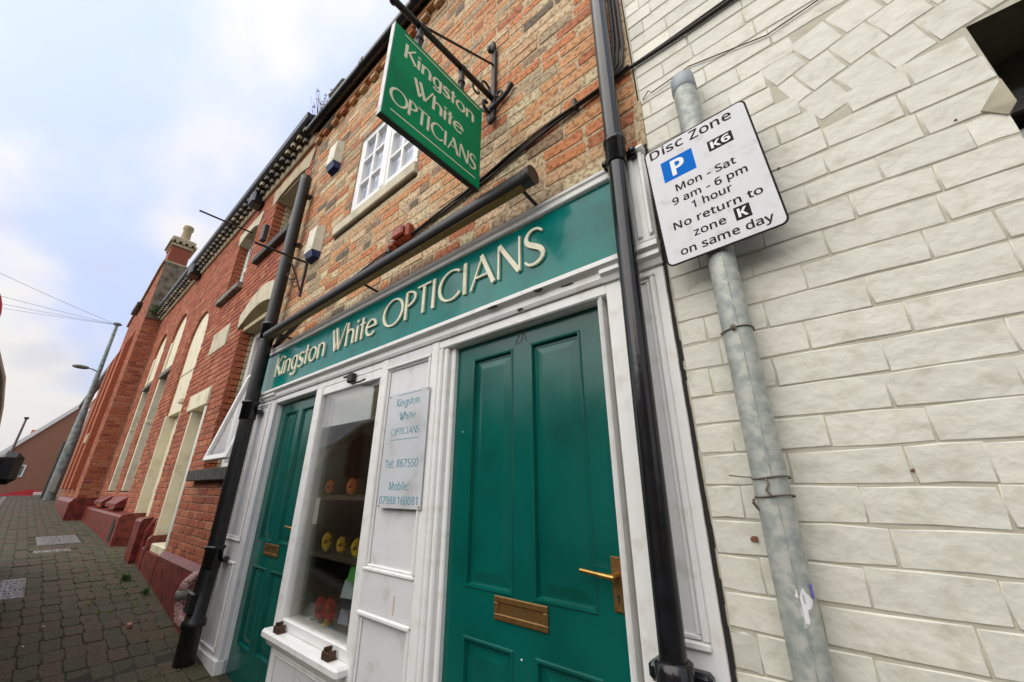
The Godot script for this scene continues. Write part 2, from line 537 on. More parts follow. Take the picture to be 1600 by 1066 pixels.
func materials() -> void:
	var W := Color.WHITE
	var grime := noise_tex(1, 0.006, [[0.0, grey(0.82)], [0.45, grey(0.95)], [1.0, W]], 5)
	var speck := noise_tex(2, 0.03, [[0.0, grey(0.45)], [0.32, grey(0.8)], [0.6, W], [1.0, W]], 5)
	var bump := noise_tex(3, 0.018, [], 5)
	var fine := noise_tex(4, 0.06, [], 4)
	var bloom := noise_tex(5, 0.022, [[0.0, Color(0.58, 0.52, 0.47)], [0.34, Color(0.86, 0.81, 0.76)], [0.55, W], [0.8, Color(1.0, 0.98, 0.95)], [1.0, Color(1, 1, 1)]], 5)
	var paintdirt := noise_tex(6, 0.008, [[0.0, Color(0.84, 0.825, 0.78)], [0.4, Color(0.965, 0.96, 0.94)], [1.0, W]], 5)
	var spangle := noise_tex(7, 0.022, [[0.0, Color(0.68, 0.73, 0.75)], [0.5, Color(0.84, 0.87, 0.88)], [1.0, W]], 3, FastNoiseLite.TYPE_CELLULAR)
	var old := noise_tex(8, 0.012, [[0.0, Color(0.5, 0.48, 0.45)], [0.5, Color(0.86, 0.85, 0.82)], [1.0, W]], 5)
	M.grime = grime; M.fine = fine
	var softdirt := noise_tex(9, 0.014, [[0.0, Color(0.90, 0.89, 0.86)], [0.35, Color(0.98, 0.978, 0.97)], [1.0, W]], 5)
	# shop bricks: orange, red, pink, pale, brown, grey, near black
	M.shop_bricks = []
	for c in [[0.40, 0.14, 0.065], [0.50, 0.19, 0.08], [0.53, 0.265, 0.125], [0.50, 0.31, 0.175], [0.56, 0.41, 0.26], [0.55, 0.45, 0.29], [0.36, 0.27, 0.175], [0.27, 0.175, 0.11], [0.14, 0.11, 0.08]]:
		M.shop_bricks.append(mat(lin(minf(c[0] * 1.15, 0.66), c[1] * 1.2, c[2] * 1.2), 0.9, 0.0, bloom, 2.3, bump, 0.22))
	M.shop_w = [0.09, 0.16, 0.17, 0.13, 0.12, 0.07, 0.1, 0.1, 0.06]
	M.shop_mortar = mat(lin(0.54, 0.44, 0.29), 0.95, 0.0, bloom, 3.0, bump, 0.3)
	M.red_bricks = []
	for c in [[0.30, 0.075, 0.036], [0.38, 0.095, 0.042], [0.42, 0.115, 0.05], [0.46, 0.145, 0.065], [0.48, 0.18, 0.09]]:
		M.red_bricks.append(mat(lin(c[0] * 1.12, c[1] * 1.15, c[2] * 1.15), 0.85, 0.0, speck, 2.0, bump, 0.15))
	M.red_w = [0.14, 0.28, 0.28, 0.18, 0.12]
	M.red_mortar = mat(lin(0.48, 0.30, 0.20), 0.95, 0.0, speck, 3.0, bump, 0.4)
	M.white_bricks = []
	for c in [[0.72, 0.71, 0.615], [0.70, 0.69, 0.60], [0.735, 0.72, 0.625]]:
		M.white_bricks.append(mat(lin(c[0], c[1], c[2]), 0.55, 0.0, softdirt, 1.6, noise_tex(41, 0.016, [], 6), 0.30))
	M.white_w = [0.4, 0.3, 0.3]
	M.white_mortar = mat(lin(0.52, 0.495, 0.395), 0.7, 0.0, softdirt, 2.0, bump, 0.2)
	M.paint = mat(lin(0.85, 0.85, 0.835), 0.35, 0.0, softdirt, 1.3, fine, 0.03)
	M.panel = mat(lin(0.73, 0.73, 0.745), 0.4, 0.0, softdirt, 0.9, fine, 0.03)
	M.flaking = mat(lin(0.11, 0.085, 0.06), 0.9, 0.0, speck, 8.0)
	M.green = mat(lin(0.002, 0.105, 0.082), 0.18, 0.0, grime, 0.7, noise_tex(21, 0.012, [], 2), 0.05)
	M.fascia = mat(lin(0.0, 0.19, 0.165), 0.16, 0.0, grime, 1.0, noise_tex(22, 0.010, [], 3), 0.10)
	M.sign_green = mat(lin(0.0, 0.29, 0.115), 0.5, 0.0, grime, 0.9)
	M.cream = mat(lin(0.86, 0.83, 0.64), 0.45, 0.0, paintdirt, 2.0)
	M.cream_print = mat(lin(0.80, 0.78, 0.58), 0.5)
	M.black = mat(lin(0.016, 0.016, 0.018), 0.22, 0.0, old, 1.5, fine, 0.08)
	M.black_pipe = mat(lin(0.014, 0.015, 0.018), 0.16, 0.0, old, 1.7, bump, 0.04)
	M.old_pipe = mat(lin(0.014, 0.014, 0.015), 0.38, 0.0, old, 1.6, bump, 0.06)
	M.iron = mat(lin(0.02, 0.016, 0.015), 0.5, 0.0, old, 4.0, fine, 0.1)
	M.tube = mat(lin(0.030, 0.030, 0.028), 0.42, 0.0, grime, 1.5)
	M.cable = mat(lin(0.03, 0.022, 0.018), 0.6)
	M.brass = mat(lin(0.50, 0.30, 0.09), 0.28, 0.9, grime, 6.0)
	M.old_brass = mat(lin(0.27, 0.15, 0.05), 0.42, 0.7, grime, 8.0)
	M.rusty = mat(lin(0.10, 0.055, 0.03), 0.6, 0.4, speck, 9.0)
	M.galv = mat(lin(0.50, 0.51, 0.475), 0.5, 0.12, noise_tex(42, 0.016, [[0.0, Color(0.70, 0.745, 0.74)], [0.40, Color(0.83, 0.855, 0.85)], [0.5, Color(0.87, 0.89, 0.88)], [0.62, Color(0.97, 0.98, 0.96)], [1.0, Color(1, 1, 0.97)]], 4), 2.6, bump, 0.03)
	M.galv_worn = mat(lin(0.56, 0.60, 0.585), 0.6, 0.15, old, 4.0)
	M.sign_white = mat(lin(0.68, 0.68, 0.71), 0.4, 0.0, softdirt, 2.0)
	M.ink = mat(lin(0.022, 0.018, 0.018), 0.6)
	M.blue = mat(lin(0.0, 0.15, 0.60), 0.65)
	M.blue.metallic_specular = 0.2
	M.ink.metallic_specular = 0.2
	M.fascia.metallic_specular = 0.36
	M.green.metallic_specular = 0.4
	M.sign_green.metallic_specular = 0.22
	M.white = mat(lin(0.82, 0.82, 0.82), 0.4)
	M.plaque = mat(lin(0.62, 0.645, 0.70), 0.3, 0.0, paintdirt, 0.7)
	M.teal_print = mat(lin(0.10, 0.30, 0.36), 0.5)
	M.alarm = mat(lin(0.76, 0.72, 0.55), 0.45, 0.0, grime, 2.0)
	M.navy = mat(lin(0.008, 0.02, 0.10), 0.25)
	M.orange_red = mat(lin(0.48, 0.075, 0.022), 0.5, 0.0, old, 5.0)
	M.stone = mat(lin(0.50, 0.42, 0.27), 0.85, 0.0, grime, 1.6, bump, 0.15)
	M.pale_stone = mat(lin(0.62, 0.56, 0.40), 0.8, 0.0, grime, 1.3, bump, 0.15)
	M.grey_stone = mat(lin(0.28, 0.27, 0.24), 0.9, 0.0, old, 1.5, bump, 0.3)
	M.slate_sill = mat(lin(0.07, 0.068, 0.062), 0.7, 0.0, old, 2.0, bump, 0.2)
	M.buff = mat(lin(0.50, 0.41, 0.24), 0.85, 0.0, speck, 2.0, bump, 0.4)
	M.plinth = mat(lin(0.25, 0.036, 0.026), 0.42, 0.0, old, 1.2, bump, 0.3)
	M.creamwall = mat(lin(0.80, 0.74, 0.55), 0.55, 0.0, paintdirt, 0.9, bump, 0.2)
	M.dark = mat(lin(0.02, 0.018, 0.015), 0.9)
	M.moss = mat(lin(0.08, 0.12, 0.02), 0.95)
	M.leaf = mat(lin(0.05, 0.14, 0.03), 0.7)
	M.roof = mat(lin(0.11, 0.10, 0.095), 0.8, 0.0, speck, 3.0, bump, 0.6)
	M.render = mat(lin(0.27, 0.225, 0.17), 0.95, 0.0, old, 0.6, bump, 0.6)
	M.asphalt = mat(lin(0.05, 0.05, 0.05), 0.9, 0.0, speck, 5.0, fine, 0.4)
	M.kerb = mat(lin(0.22, 0.21, 0.19), 0.9, 0.0, old, 1.5, bump, 0.4)
	M.pavers = []
	for c in [[0.095, 0.082, 0.047], [0.105, 0.086, 0.05], [0.085, 0.078, 0.046], [0.115, 0.083, 0.052], [0.10, 0.088, 0.052], [0.13, 0.085, 0.056]]:
		M.pavers.append(mat(lin(c[0] * 0.74, c[1] * 0.78, c[2] * 0.62), 0.75, 0.0, speck, 2.2, bump, 0.2))
	M.soil = mat(lin(0.045, 0.042, 0.026), 0.95, 0.0, speck, 4.0)
	M.steel = mat(lin(0.60, 0.61, 0.60), 0.4, 0.25, grime, 3.0)
	var g := StandardMaterial3D.new()
	g.albedo_color = Color(0.08, 0.1, 0.09, 0.03); g.transparency = BaseMaterial3D.TRANSPARENCY_ALPHA; g.roughness = 0.02; g.metallic_specular = 1.0
	M.glass = g
	M.twine = mat(lin(0.17, 0.14, 0.11), 0.8)
	var co := g.duplicate()                                  # added mirror film to brighten reflections: a fifth of the light is thrown back
	var wi := Image.create(4, 4, false, Image.FORMAT_RGB8); wi.fill(Color.WHITE)
	co.albedo_texture = ImageTexture.create_from_image(wi)
	co.albedo_color = Color(0.93, 0.97, 0.90, 0.20); co.metallic = 1.0; co.roughness = 0.015
	M.added_mirror = co
	M.room = mat(lin(0.15, 0.115, 0.07), 0.8, 0.0, grime, 1.0)
	M.curtain = mat(lin(0.76, 0.80, 0.88), 0.8)
	M.silver_post = mat(lin(0.36, 0.42, 0.43), 0.5, 0.3, old, 0.8)

# a paver lies on the sloping pavement
func pave(px: float, pz: float, lx: float, lz: float) -> Transform3D:
	var sl := atan2(gy(px + 0.1) - gy(px - 0.1), 0.2)
	var b := Basis(Vector3(0, 0, 1), sl + rng.randfn(0, 0.006)) * Basis(Vector3(1, 0, 0), -PI / 2 + rng.randfn(0, 0.010)) * Basis.from_scale(Vector3(lx / 0.225, lz / 0.065, 1))
	return Transform3D(b, Vector3(px, gy(px) + rng.randfn(0, 0.0018), pz))

func ground() -> void:
	# pavement: a bed, with pavers laid on it
	var st := mb()
	var xs: Array = []
	var x := 8.0
	while x > -60.0:
		xs.append(x); x -= 0.5 if x > -24 else 4.0
	for i in xs.size() - 1:
		var a: float = xs[i + 1]; var b: float = xs[i]
		quad(st, Vector3(a, gy(a) - 0.007, -0.6), Vector3(b, gy(b) - 0.007, -0.6), Vector3(b, gy(b) - 0.007, 1.40), Vector3(a, gy(a) - 0.007, 1.40))
	var pv := struct("pavement", st, M.soil)
	var list: Array = []
	var row := 0
	x = 3.0
	while x > -30.0:
		var z := 0.02 - (0.1 if row % 2 else 0.0)
		var wz := 0.112
		# courses run across the pavement, broken joint
		while z < 1.40:
			var a := maxf(z, 0.0); var b := minf(z + wz, 1.395)
			if b - a > 0.03:
				var d := Vector3(x - 0.1, gy(x), (a + b) / 2) - EYE
				var inview := 1.0 if (x < -3.6 and z < 1.3) else 0.1
				list.append([inview * absf(d.y) / d.length_squared() / d.length(), x - 0.105, (a + b) / 2, b - a])
			z += wz
		x -= 0.211; row += 1
	list.sort_custom(func(p, q): return p[0] > q[0])
	var rest: Array = []
	for i in list.size():
		var q: Array = list[i]
		if q[1] < -6.2 and q[1] > -7.0 and q[2] > 0.9 and q[2] < 1.12: continue    # where the covers lie
		if q[1] < -8.3 and q[1] > -8.62 and q[2] > 0.52 and q[2] < 0.9: continue
		if q[1] < -9.1 and q[1] > -10.3 and q[2] > 0.38 and q[2] < 0.86: continue
		var t := pave(q[1], q[2], 0.207, q[3] - 0.004)
		if i < 320: part("paver", soft_stretcher[rng.randi() % 5], M.pavers[rng.randi() % 6], pv, t)
		else: rest.append(t)
	var mm := MultiMesh.new()
	mm.transform_format = MultiMesh.TRANSFORM_3D; mm.use_colors = true
	mm.mesh = soft_stretcher[1].duplicate(); mm.instance_count = rest.size()
	var vm: StandardMaterial3D = M.pavers[0].duplicate(); vm.albedo_color = Color.WHITE; vm.vertex_color_use_as_albedo = true
	mm.mesh.surface_set_material(0, vm)
	for i in rest.size():
		rest[i].origin -= pv.global_position
		mm.set_instance_transform(i, rest[i])
		mm.set_instance_color(i, M.pavers[rng.randi() % 6].albedo_color.srgb_to_linear())
	var o := MultiMeshInstance3D.new(); o.name = "paver_field"; o.multimesh = mm; pv.add_child(o, true); o.set_meta("kind", "stuff")
	# kerb and road, and the ground beyond
	st = mb()
	var st2 := mb()
	for i in xs.size() - 1:
		var a: float = xs[i + 1]; var b: float = xs[i]
		quad(st, Vector3(a, gy(a) - 0.002, 1.402), Vector3(b, gy(b) - 0.002, 1.402), Vector3(b, gy(b) - 0.002, 1.54), Vector3(a, gy(a) - 0.002, 1.54))
		quad(st, Vector3(a, gy(a) - 0.002, 1.54), Vector3(b, gy(b) - 0.002, 1.54), Vector3(b, gy(b) - 0.16, 1.555), Vector3(a, gy(a) - 0.16, 1.555))
		quad(st2, Vector3(a, gy(a) - 0.12, 1.5), Vector3(b, gy(b) - 0.12, 1.5), Vector3(b, gy(b) - 0.12, 7.0), Vector3(a, gy(a) - 0.12, 7.0))
	struct("kerb", st, M.kerb)
	struct("road", st2, M.asphalt)
	st = mb()
	quad(st, Vector3(-300, -0.9, -300), Vector3(300, -0.9, -300), Vector3(300, -0.9, 300), Vector3(-300, -0.9, 300))
	struct("ground", st, M.soil)

# ---------------------------------------------------------------- the optician's shop
func panel_frame(st: SurfaceTool, x0: float, x1: float, y0: float, y1: float, z: float, w := 0.022, h := 0.012) -> void:   # a raised planted moulding round a panel
	for q in [[Vector3(x0, y0, z), Vector3(x1, y0 + w, z + h)], [Vector3(x0, y1 - w, z), Vector3(x1, y1, z + h)], [Vector3(x0, y0 + w, z), Vector3(x0 + w, y1 - w, z + h)], [Vector3(x1 - w, y0 + w, z), Vector3(x1, y1 - w, z + h)]]:
		box(st, q[0], q[1], 0.005)

# a sunk panel: slopes from the face down to a field that is raised in the middle
func sunk(st: SurfaceTool, x0: float, x1: float, y0: float, y1: float, z: float, dep := 0.014, raise := 0.008) -> void:
	var f := func(i: float, dz: float) -> Array: return [Vector3(x0 + i, y0 + i, z + dz), Vector3(x0 + i, y1 - i, z + dz), Vector3(x1 - i, y1 - i, z + dz), Vector3(x1 - i, y0 + i, z + dz)]
	var rings := [f.call(0.0, 0.0), f.call(0.004, 0.005), f.call(0.012, 0.004), f.call(0.018, -dep), f.call(0.026, -dep), f.call(0.062, -dep + raise)]
	for k in rings.size() - 1:
		for i in 4:
			var j := (i + 1) % 4
			quad(st, rings[k][i], rings[k][j], rings[k + 1][j], rings[k + 1][i])
	var r: Array = rings[-1]
	quad(st, r[0], r[1], r[2], r[3])

func front_door(shop: Node3D, x0: float, x1: float, y0: float, y1: float, z: float) -> Node3D:
	var w := x1 - x0
	var a0 := x0 + w * 0.135; var a1 := x0 + w * 0.452; var b0 := x0 + w * 0.568; var b1 := x0 + w * 0.882
	var t := y1 - 0.085; var m := y0 + 0.885 ; var l := y0 + 0.72; var bt := y0 + 0.22
	var st := mb()
	# stiles, rails and muntin, with sloping edges left by the panels
	for q in [[x0, a0, y0, y1], [b1, x1, y0, y1], [a0, b1, t, y1], [a0, b1, l, m], [a0, b1, y0, bt], [a1, b0, m, t], [a1, b0, bt, l]]:
		quad(st, Vector3(q[0], q[2], z), Vector3(q[0], q[3], z), Vector3(q[1], q[3], z), Vector3(q[1], q[2], z))
	box(st, Vector3(x0, y0, z - 0.05), Vector3(x1, y1, z - 0.02))
	for e in [[Vector3(x0, y0, z), Vector3(x0, y1, z), Vector3(x0, y1, z - 0.03), Vector3(x0, y0, z - 0.03)], [Vector3(x1, y0, z), Vector3(x1, y0, z - 0.03), Vector3(x1, y1, z - 0.03), Vector3(x1, y1, z)]]:
		quad(st, e[0], e[1], e[2], e[3])
	var d := obj("front_door", st, M.green, shop)
	for q in [[a0, a1, m, t], [b0, b1, m, t], [a0, a1, bt, l], [b0, b1, bt, l]]:
		st = mb(); sunk(st, q[0], q[1], q[2], q[3], z)
		obj("door_panel", st, M.green, d)
	# letter plate with a sunk flap
	var cx := x0 + w * 0.49
	var ly := y0 + 0.84
	st = mb()
	panel_frame(st, cx - 0.127, cx + 0.127, ly - 0.04, ly + 0.04, z + 0.001, 0.022, 0.007)
	box(st, Vector3(cx - 0.105, ly - 0.018, z + 0.001), Vector3(cx + 0.105, ly + 0.018, z + 0.003))
	obj("letter_plate", st, M.old_brass, d)
	# lever handle
	st = mb()
	box(st, Vector3(x1 - 0.043, y0 + 0.905, z + 0.001), Vector3(x1 - 0.003, y0 + 1.06, z + 0.006), 0.002)
	for yy in [0.912, 1.053]:
		blob(st, Vector3(x1 - 0.023, y0 + yy, z + 0.006), Vector3(0.004, 0.004, 0.002), 6, 4)
	obj("handle_plate", st, M.old_brass, d)
	st = mb()
	tube(st, [Vector3(x1 - 0.023, y0 + 1.007, z + 0.004), Vector3(x1 - 0.023, y0 + 1.007, z + 0.048)], 0.010, 10)
	tube(st, [Vector3(x1 - 0.016, y0 + 1.006, z + 0.045), Vector3(x1 - 0.03, y0 + 1.007, z + 0.048), Vector3(x1 - 0.07, y0 + 1.010, z + 0.046), Vector3(x1 - 0.11, y0 + 1.013, z + 0.044), Vector3(x1 - 0.135, y0 + 1.014, z + 0.043)], [0.008, 0.0095, 0.008, 0.007, 0.0075], 10)
	obj("lever_handle", st, M.brass, d)
	st = mb()
	tube(st, [Vector3(x1 - 0.023, y0 + 0.948, z + 0.0055), Vector3(x1 - 0.023, y0 + 0.948, z + 0.0068)], 0.005, 8)
	box(st, Vector3(x1 - 0.0255, y0 + 0.932, z + 0.0055), Vector3(x1 - 0.0205, y0 + 0.948, z + 0.0066))
	obj("keyhole", st, M.dark, d)
	return d

func optician_shop() -> Node3D:
	var shop := thing("optician_shop", "two-storey mottled orange brick shop with green fascia and white timber front", "shop", Vector3(-2.3, 0, 0))
	# upper wall
	var win := [-2.985, -1.985, 3.63, 4.57]
	var cut := func(y0: float, y1: float) -> Array:
		var c: Array = []
		var m: float = (y0 + y1) / 2
		if m > win[2] and m < win[3]: c.append([win[0], win[1]])
		if y1 > 3.475 and y0 < 3.62: c.append([-3.2, -1.955])
		return c
	var st := mb()
	sheet(st, -4.27, -0.335, 2.5, 5.52, -0.0032, 0.05, cut)
	# ends and the solid body behind
	box(st, Vector3(-4.27, 2.02, -3.9), Vector3(-0.34, 5.5, -0.35))
	box(st, Vector3(-4.27, -0.4, -3.9), Vector3(-3.75, 2.0, -0.12))
	box(st, Vector3(-2.02, -0.4, -3.9), Vector3(-0.34, 2.0, -0.12))
	box(st, Vector3(-3.74, -0.4, -3.9), Vector3(-2.03, 2.0, -0.85))
	box(st, Vector3(-0.345, -0.4, -0.34), Vector3(-0.336, 5.5, -0.006))
	box(st, Vector3(-4.27, 2.02, -0.34), Vector3(-4.26, 5.5, -0.006))
	box(st, Vector3(win[0] - 0.02, win[2], -0.34), Vector3(win[0] - 0.001, win[3], -0.007))
	box(st, Vector3(win[1] + 0.001, win[2], -0.34), Vector3(win[1] + 0.02, win[3], -0.007))
	var wall := obj("wall", st, M.shop_mortar, shop)
	lay(wall, -4.27, -0.335, 2.5, 5.45, 0.0, 0.082, 0.238, 0.013, 0.013, cut, M.shop_bricks, 0, M.shop_w, "far_brick", 0.0012)
	# dentil course under the gutter
	st = mb(); box(st, Vector3(-4.27, 5.45, -0.3), Vector3(-0.335, 5.54, 0.055), 0.004)
	obj("eaves_course", st, M.shop_bricks[2], shop)
	var x := -4.2
	while x < -0.4:
		part("dentil_brick", bricks_header[rng.randi() % 5], M.shop_bricks[[0, 3, 1, 2][rng.randi() % 4]], shop, Transform3D(Basis(), Vector3(x, 5.405, 0.05)))
		x += 0.212
	# gutter and roof
	st = mb(); tube(st, [Vector3(-4.3, 5.565, 0.115), Vector3(-0.33, 5.555, 0.115)], 0.058, 12)
	for gx in [-3.9, -3.0, -2.1, -1.2, -0.5]:
		tube(st, [Vector3(gx - 0.03, 5.565, 0.115), Vector3(gx + 0.03, 5.565, 0.115)], 0.066, 12)
	obj("gutter", st, M.black, shop)
	st = mb()
	slab(st, PackedVector2Array([Vector2(0.10, 5.6), Vector2(-3.0, 7.5), Vector2(-6.0, 5.5), Vector2(-0.2, 5.5)]), -4.27, -0.34, Transform3D(Basis(Vector3(0, 0, 1), Vector3(0, 1, 0), Vector3(1, 0, 0)), Vector3.ZERO))
	obj("roof", st, M.roof, shop)
	# upper window: two casements of six small panes
	var uw := mb()
	box(uw, Vector3(win[0], win[2], -0.08), Vector3(win[1], win[2] + 0.045, -0.012), 0.004)
	box(uw, Vector3(win[0], win[3] - 0.045, -0.08), Vector3(win[1], win[3], -0.012), 0.004)
	box(uw, Vector3(win[0], win[2] + 0.045, -0.08), Vector3(win[0] + 0.045, win[3] - 0.045, -0.012), 0.004)
	box(uw, Vector3(win[1] - 0.045, win[2] + 0.045, -0.08), Vector3(win[1], win[3] - 0.045, -0.012), 0.004)
	box(uw, Vector3(-2.52, win[2] + 0.045, -0.08), Vector3(-2.45, win[3] - 0.045, -0.008), 0.004)
	var wn := obj("casement_window", uw, M.paint, shop)
	for q in [[win[0] + 0.045, -2.52], [-2.45, win[1] - 0.045]]:
		var y0: float = win[2] + 0.045; var y1: float = win[3] - 0.045
		st = mb()
		var mid: float = (q[0] + q[1]) / 2
		box(st, Vector3(q[0], y0, -0.07), Vector3(q[0] + 0.035, y1, -0.015), 0.003)
		box(st, Vector3(q[1] - 0.035, y0, -0.07), Vector3(q[1], y1, -0.015), 0.003)
		box(st, Vector3(q[0] + 0.035, y0, -0.07), Vector3(q[1] - 0.035, y0 + 0.035, -0.015), 0.003)
		box(st, Vector3(q[0] + 0.035, y1 - 0.035, -0.07), Vector3(q[1] - 0.035, y1, -0.015), 0.003)
		obj("sash", st, M.paint, wn)
		obj("glazing_bar", bx(Vector3(mid - 0.016, y0 + 0.035, -0.06), Vector3(mid + 0.016, y1 - 0.035, -0.017), 0.004), M.paint, wn)
		for k in 2:
			var yy: float = lerpf(y0, y1, (k + 1) / 3.0)
			obj("glazing_bar", bx(Vector3(q[0] + 0.035, yy - 0.016, -0.058), Vector3(mid - 0.016, yy + 0.016, -0.018), 0.004), M.paint, wn)
			obj("glazing_bar", bx(Vector3(mid + 0.016, yy - 0.016, -0.058), Vector3(q[1] - 0.035, yy + 0.016, -0.018), 0.004), M.paint, wn)
		for k in 3:
			for s in 2:
				var pa: float = q[0] + 0.035 if s == 0 else mid + 0.016
				var pb: float = mid - 0.016 if s == 0 else q[1] - 0.035
				obj("pane", bx(Vector3(pa, lerpf(y0, y1, k / 3.0) + 0.02, -0.045), Vector3(pb, lerpf(y0, y1, (k + 1) / 3.0) - 0.02, -0.041)), M.glass, wn)
	obj("net_curtain", bx(Vector3(win[0] + 0.02, win[2], -0.09), Vector3(win[1] - 0.02, win[3], -0.085)), M.curtain, wn)
	obj("window_sill", bx(Vector3(-3.2, 3.478, -0.2), Vector3(-1.955, 3.585, 0.032), 0.008), M.pale_stone, shop)
	obj("sill_upstand", bx(Vector3(-2.985, 3.585, -0.2), Vector3(-1.985, 3.63, -0.02)), M.stone, shop)

	# --- timber shopfront
	obj("fascia_board", bx(Vector3(-4.19, 2.09, -0.06), Vector3(-0.418, 2.54, 0.0)), M.fascia, shop)
	var fascia: Node3D = shop.get_node("fascia_board")
	st = mb()
	mould(st, [Vector2(-0.05, 2.512), Vector2(0.010, 2.512), Vector2(0.018, 2.516), Vector2(0.020, 2.522), Vector2(0.014, 2.527), Vector2(0.015, 2.550), Vector2(0.024, 2.554), Vector2(0.026, 2.566), Vector2(0.018, 2.570), Vector2(-0.05, 2.575)], -4.21, -0.418)
	obj("cornice", st, M.paint, shop)
	st = mb()
	mould(st, [Vector2(-0.05, 2.576), Vector2(0.018, 2.5705), Vector2(0.021, 2.573), Vector2(-0.05, 2.586)], -4.2, -0.345)
	obj("lead_flashing", st, mat(lin(0.33, 0.31, 0.29), 0.6, 0.3, M.grime, 3.0), shop)
	st = mb()
	mould(st, [Vector2(-0.05, 2.088), Vector2(0.018, 2.088), Vector2(0.03, 2.098), Vector2(0.046, 2.102), Vector2(0.046, 2.122), Vector2(0.030, 2.130), Vector2(0.001, 2.140)], -4.27, -0.335)
	mould(st, [Vector2(-0.05, 2.045), Vector2(0.008, 2.045), Vector2(0.016, 2.06), Vector2(0.016, 2.088), Vector2(-0.05, 2.088)], -4.265, -0.57)
	obj("fascia_ledge", st, M.paint, shop)
	st = mb(); box(st, Vector3(-3.78, 1.995, -0.1), Vector3(-0.56, 2.045, -0.004), 0.006)
	box(st, Vector3(-4.26, 1.90, -0.1), Vector3(-0.34, 2.09, -0.09))
	obj("lintel", st, M.paint, shop)
	# rotten patches along the ledge
	for q in [[-0.86, 2.099, 0.05, 0.004], [-0.72, 2.086, 0.06, 0.006], [-1.12, 2.100, 0.07, 0.003], [-0.98, 2.052, 0.05, 0.004]]:
		var pl := PackedVector2Array()
		for k in 9:
			var an := TAU * k / 9
			pl.append(Vector2(q[0] + cos(an) * q[2] * rng.randf_range(0.4, 1.0) * 0.6, q[1] + sin(an) * q[3] * rng.randf_range(0.5, 1.2)))
		st = mb(); slab(st, pl, 0.0, 0.048 if q[1] > 2.09 else 0.019)
		obj("rotten_patch", st, M.flaking, shop)
	# side frame of the fascia
	st = mb()
	box(st, Vector3(-0.418, 2.14, -0.05), Vector3(-0.338, 2.56, 0.022), 0.006)
	box(st, Vector3(-0.405, 2.16, 0.022), Vector3(-0.385, 2.55, 0.032), 0.004)
	box(st, Vector3(-0.362, 2.16, 0.022), Vector3(-0.345, 2.55, 0.034), 0.004)
	mould(st, [Vector2(0.022, 2.545), Vector2(0.034, 2.555), Vector2(0.042, 2.565), Vector2(0.042, 2.575), Vector2(-0.05, 2.59), Vector2(-0.05, 2.545)], -0.418, -0.335)
	obj("console", st, M.paint, shop)
	# pilasters with planted mouldings
	for q in [[-0.565, -0.338, -0.5, -0.40], [-4.268, -3.745, -4.19, -3.84]]:
		st = mb()
		box(st, Vector3(q[0], -0.3, -0.08), Vector3(q[1], 2.085, 0.0), 0.004)
		var pil := obj("pilaster", st, M.paint if q[1] > -1 else M.panel, shop)
		st = mb()
		panel_frame(st, q[2], q[3] if q[1] < -1 else -0.372, 0.90, 2.02, 0.001, 0.02, 0.013)
		panel_frame(st, q[2] + 0.022, (q[3] if q[1] < -1 else -0.372) - 0.022, 0.922, 1.998, 0.001, 0.012, 0.006)
		panel_frame(st, q[2], q[3] if q[1] < -1 else -0.372, 0.18, 0.76, 0.001, 0.02, 0.013)
		obj("moulding", st, M.paint, pil)
		obj("plinth_block", bx(Vector3(q[0] - 0.006, -0.3, -0.07), Vector3(q[1] + 0.003, 0.155, 0.018), 0.006), M.paint, pil)
		st = mb()
		mould(st, [Vector2(-0.05, 2.04), Vector2(0.012, 2.04), Vector2(0.02, 2.06), Vector2(0.036, 2.07), Vector2(0.036, 2.086), Vector2(-0.05, 2.086)], q[0] - 0.004, q[1] + 0.002)
		obj("capital", st, M.paint, pil)
	# door frames: jambs with a rounded inner bead
	for q in [[-1.64, -1.552, -1.458], [-0.562, -0.588, -0.624], [-3.76, -3.755, -3.742]]:
		st = mb()
		for k in 3:
			var xa: float = lerpf(q[1], q[2], k / 3.0); var xb: float = lerpf(q[1], q[2], (k + 1) / 3.0)
			box(st, Vector3(minf(xa, xb), -0.2, -0.11), Vector3(maxf(xa, xb), 1.995, [-0.002, -0.012, -0.036][k]), 0.006)
		obj("door_jamb", st, M.paint, shop)
	for q in [[-1.552, -0.588], [-3.745, -2.955]]:
		obj("door_head", bx(Vector3(q[0], 1.99, -0.1), Vector3(q[1], 2.02, -0.03), 0.008), M.paint, shop)
	var d := front_door(shop, -1.458, -0.624, 0.025, 1.994, -0.062)
	d.set_meta("label", "right-hand green door with brass letter plate and dark number above")
	printed("2A", 0.075, 0.058, mat(lin(0.03, 0.045, 0.04), 0.4), d, Vector3(-1.073, 1.926, -0.0605), false, false, "door_number")
	st = mb()
	blob(st, Vector3(-1.045, 0.725, -0.0615), Vector3(0.005, 0.0035, 0.001), 7, 4); blob(st, Vector3(-1.03, 0.62, -0.0615), Vector3(0.003, 0.004, 0.001), 7, 4)
	blob(st, Vector3(-1.40, 1.55, -0.0615), Vector3(0.002, 0.005, 0.001), 6, 4); blob(st, Vector3(-0.69, 0.70, -0.0615), Vector3(0.003, 0.002, 0.001), 6, 4)
	obj("paint_chips", st, M.white, d)
	d = front_door(shop, -3.742, -2.975, 0.035, 1.99, -0.062)
	d.set_meta("label", "left-hand green door half hidden behind the shop window frame")
	st = mb()
	box(st, Vector3(-1.56, -0.4, -0.2), Vector3(-0.56, 0.022, 0.06), 0.012)
	obj("door_step", st, M.slate_sill, shop)
	obj("door_step", bx(Vector3(-3.75, -0.4, -0.2), Vector3(-2.9, 0.033, 0.03), 0.012), M.plinth, shop)

	# panelled pier between window and door
	st = mb()
	box(st, Vector3(-2.085, -0.3, -0.08), Vector3(-1.555, 2.045, -0.016))
	obj("pier", st, M.panel, shop)
	var pier: Node3D = shop.get_node("pier")
